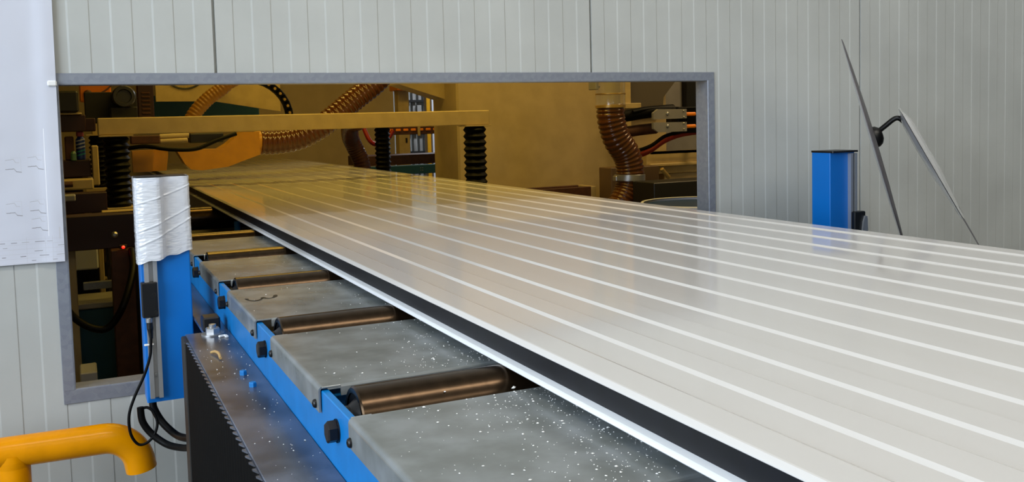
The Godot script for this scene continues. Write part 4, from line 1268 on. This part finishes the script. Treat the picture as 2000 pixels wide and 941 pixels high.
	st = mb(); box(st, V(3.96, 0.0, -5.5), V(4.05, 1.2, -5.44), 0.004)
	obj("stiffener", st, mats.dark_machine, t)
	t = thing("yellow_post", "narrow cream post with junction box behind the clear pipe", "post", V(3.24, -H, -5.1))
	st = mb(); box(st, V(3.212, -H, -5.14), V(3.265, 0.9, -5.09), 0.003)
	obj("post_body", st, mats.cream_paint, t)
	st = mb(); box(st, V(3.185, 0.057, -5.15), V(3.33, 0.092, -5.07), 0.003)
	obj("junction_box", st, mats.cream_paint, t)
	t = thing("cream_trough", "cream sheet metal trough behind the brown box", "trough", V(3.65, -H, -5.05))
	st = mb(); box(st, V(3.35, -0.375, -5.15), V(4.4, -0.23, -5.05), 0.004)
	obj("trough_body", st, mats.cream_paint, t)
	st = mb(); box(st, V(3.36, -0.243, -5.02), V(4.42, -0.225, -5.02), 0.004)
	obj("upper_rim", st, mats.cream_paint, t)
	st = mb(); box(st, V(3.36, -0.325, -5.05), V(4.42, -0.305, -5.02), 0.004)
	obj("lower_rim", st, mats.cream_paint, t)
	st = mb(); box(st, V(3.5, -H, -5.15), V(4.3, -0.375, -5.07), 0.004)
	obj("foot", st, mats.enclosure, t)
	t = thing("brown_box", "plain brown box right of the hose clamp", "box", V(3.25, -H, -4.95))
	st = mb(); box(st, V(2.99, -H, -5.05), V(3.345, -0.31, -4.9), 0.004)
	obj("box_body", st, mats.tan_box, t)
	st = mb(); box(st, V(3.15, -H, -4.9), V(3.36, -0.435, -4.8), 0.004)
	var lb := obj("lower_box", st, mats.brown_wood, t)
	st = mb()
	tri(st, V(3.185, -0.463, -4.797), V(3.21, -0.463, -4.797), V(3.199, -0.44, -4.797))
	tag(obj("warning_triangle", st, mats.orange_link, lb), "small orange warning triangle")
	t = thing("brass_handle", "short brass handle leaning over the black box", "handle", V(2.936, -0.346, -4.205))
	st = mb(); rod(st, V(2.882, -0.284, -4.2), V(2.936, -0.336, -4.205), 0.0115, 16, 0.003)
	obj("grip", st, mats.brass, t)
	t = thing("black_box", "plain black box in the lower right corner of the opening", "box", V(3.1, -H, -4.2))
	st = mb(); box(st, V(2.765, -H, -4.31), V(3.45, -0.351, -4.1), 0.004)
	obj("box_body", st, mats.dark_machine, t)
	t = thing("blue_drum", "blue drum with pale rim beside the right edge of the opening", "drum", V(2.55, -H, -3.4))
	st = mb(); lathe(st, [Vector2(0, 0), Vector2(0.26, 0), Vector2(0.26, H - 0.41), Vector2(0.25, H - 0.405), Vector2(0, H - 0.405)], V(2.57, -H, -3.45), Vector3.UP, 48)
	obj("drum_body", st, mat("drum_blue", Color(0.02, 0.20, 0.42), 0.35), t)
	st = mb(); lathe(st, [Vector2(0.25, -0.415), Vector2(0.266, -0.412), Vector2(0.268, -0.398), Vector2(0.262, -0.392), Vector2(0.252, -0.394)], V(2.57, 0, -3.45), Vector3.UP, 48)
	obj("rim", st, mats.white_box, t)
	t = thing("wooden_crate", "open brown wooden crate beyond the panel in front of the enclosure", "crate", V(2.65, -H, -5.05))
	for q in [[2.30, 2.93, -5.03, -5.0], [2.42, 2.93, -5.19, -5.16]]:
		st = mb(); box(st, V(q[0], -0.62, q[2]), V(q[1], -0.425, q[3]), 0.003)
		obj("long_board", st, mats.brown_wood, t)
	for q in [[2.90, 2.935], [2.28, 2.31]]:
		st = mb(); box(st, V(q[0], -0.62, -5.18), V(q[1], -0.424, -4.995), 0.003)
		obj("end_board", st, mats.enclosure, t)
	st = mb(); box(st, V(2.29, -0.66, -5.18), V(2.92, -0.62, -5.0), 0.003)
	obj("bottom_board", st, mats.brown_wood, t)
	st = mb()
	for x in [2.33, 2.85]: box(st, V(x, -H, -5.15), V(x + 0.05, -0.66, -5.03), 0.003)
	obj("trestle", st, mats.brown_wood, t)

# ---------------------------------------------------------------- foam crumbs and chips
func build_crumbs():
	var st := mb()
	var yp := -0.326
	var put := func(p: Vector3, r: float):
		var s := Vector3(r * rng.randf_range(0.6, 1.4), r * rng.randf_range(0.35, 0.7), r * rng.randf_range(0.6, 1.4))
		var b := Basis(Vector3.UP, rng.randf() * TAU)
		var c := p + Vector3(0, s.y * 0.8, 0)
		var v := [b * Vector3(s.x, 0, 0), b * Vector3(0, 0, s.z), b * Vector3(-s.x, 0, 0), b * Vector3(0, 0, -s.z)]
		for i in 4:
			var j := (i + 1) % 4
			tri(st, c + v[j], c + v[i], c + Vector3(0, s.y, 0))
			tri(st, c + v[i], c + v[j], c - Vector3(0, s.y * 0.8, 0))
	var counts := [430, 160, 30, 12, 8]
	for i in 5:
		var zb := -0.9955 - 0.4555 * i
		for k in counts[i]:
			var x := 0.50 - absf(rng.randfn(0, 0.07)) if rng.randf() < 0.8 else rng.randf_range(0.27, 0.48)
			if x < 0.27: continue
			var z := rng.randf_range(zb + 0.006, zb + 0.315)
			if i == 1 and rng.randf() < 0.5: z = zb + 0.315 - absf(rng.randfn(0, 0.06))
			put.call(V(x, yp, clampf(z, zb + 0.005, zb + 0.315)), 0.0005 + 0.0011 * pow(rng.randf(), 3.0))
	for q in [[0.466, -1.0, 0.0035], [0.388, -1.03, 0.002], [0.345, -0.985, 0.002], [0.43, -1.18, 0.0022]]: put.call(V(q[0], yp, minf(q[1], -0.98) if q[1] > -1.1 else q[1]), q[2])
	for k in 90:                                             # dust on the ledge
		put.call(V(rng.randf_range(0.185, 0.258), -0.410, rng.randf_range(-1.85, -0.95)), 0.0005 + 0.001 * pow(rng.randf(), 3.0))
	tag(obj("foam_crumbs", st, mats.foam_white), "white foam crumbs scattered over the steel plates beside the panel", "crumbs", "", "stuff")
	st = mb()
	tube(st, smooth_path([V(0.203, -0.407, -1.735), V(0.209, -0.404, -1.725), V(0.2125, -0.404, -1.705), V(0.2115, -0.4065, -1.68)], 6), 0.0026, 8)
	tag(obj("wood_shaving", st, mats.wood_chip), "curled tan shaving lying on the worn steel ledge", "shaving")
	for q in [[0.2405, -1.868, 0.4], [0.2475, -1.862, 1.7]]:
		st = mb()
		box(st, Vector3(-0.007, -0.002, -0.003), Vector3(0.007, 0.002, 0.003), 0.001, Transform3D(Basis(Vector3.UP, q[2]), V(q[0], -0.408, q[1])))
		tag(obj("foam_chip", st, mats.foam_white), "larger white foam chip lying in front of the zinc nut, " + ("left" if q[2] < 1 else "right") + " of the two", "chip", "foam chips by the nut")
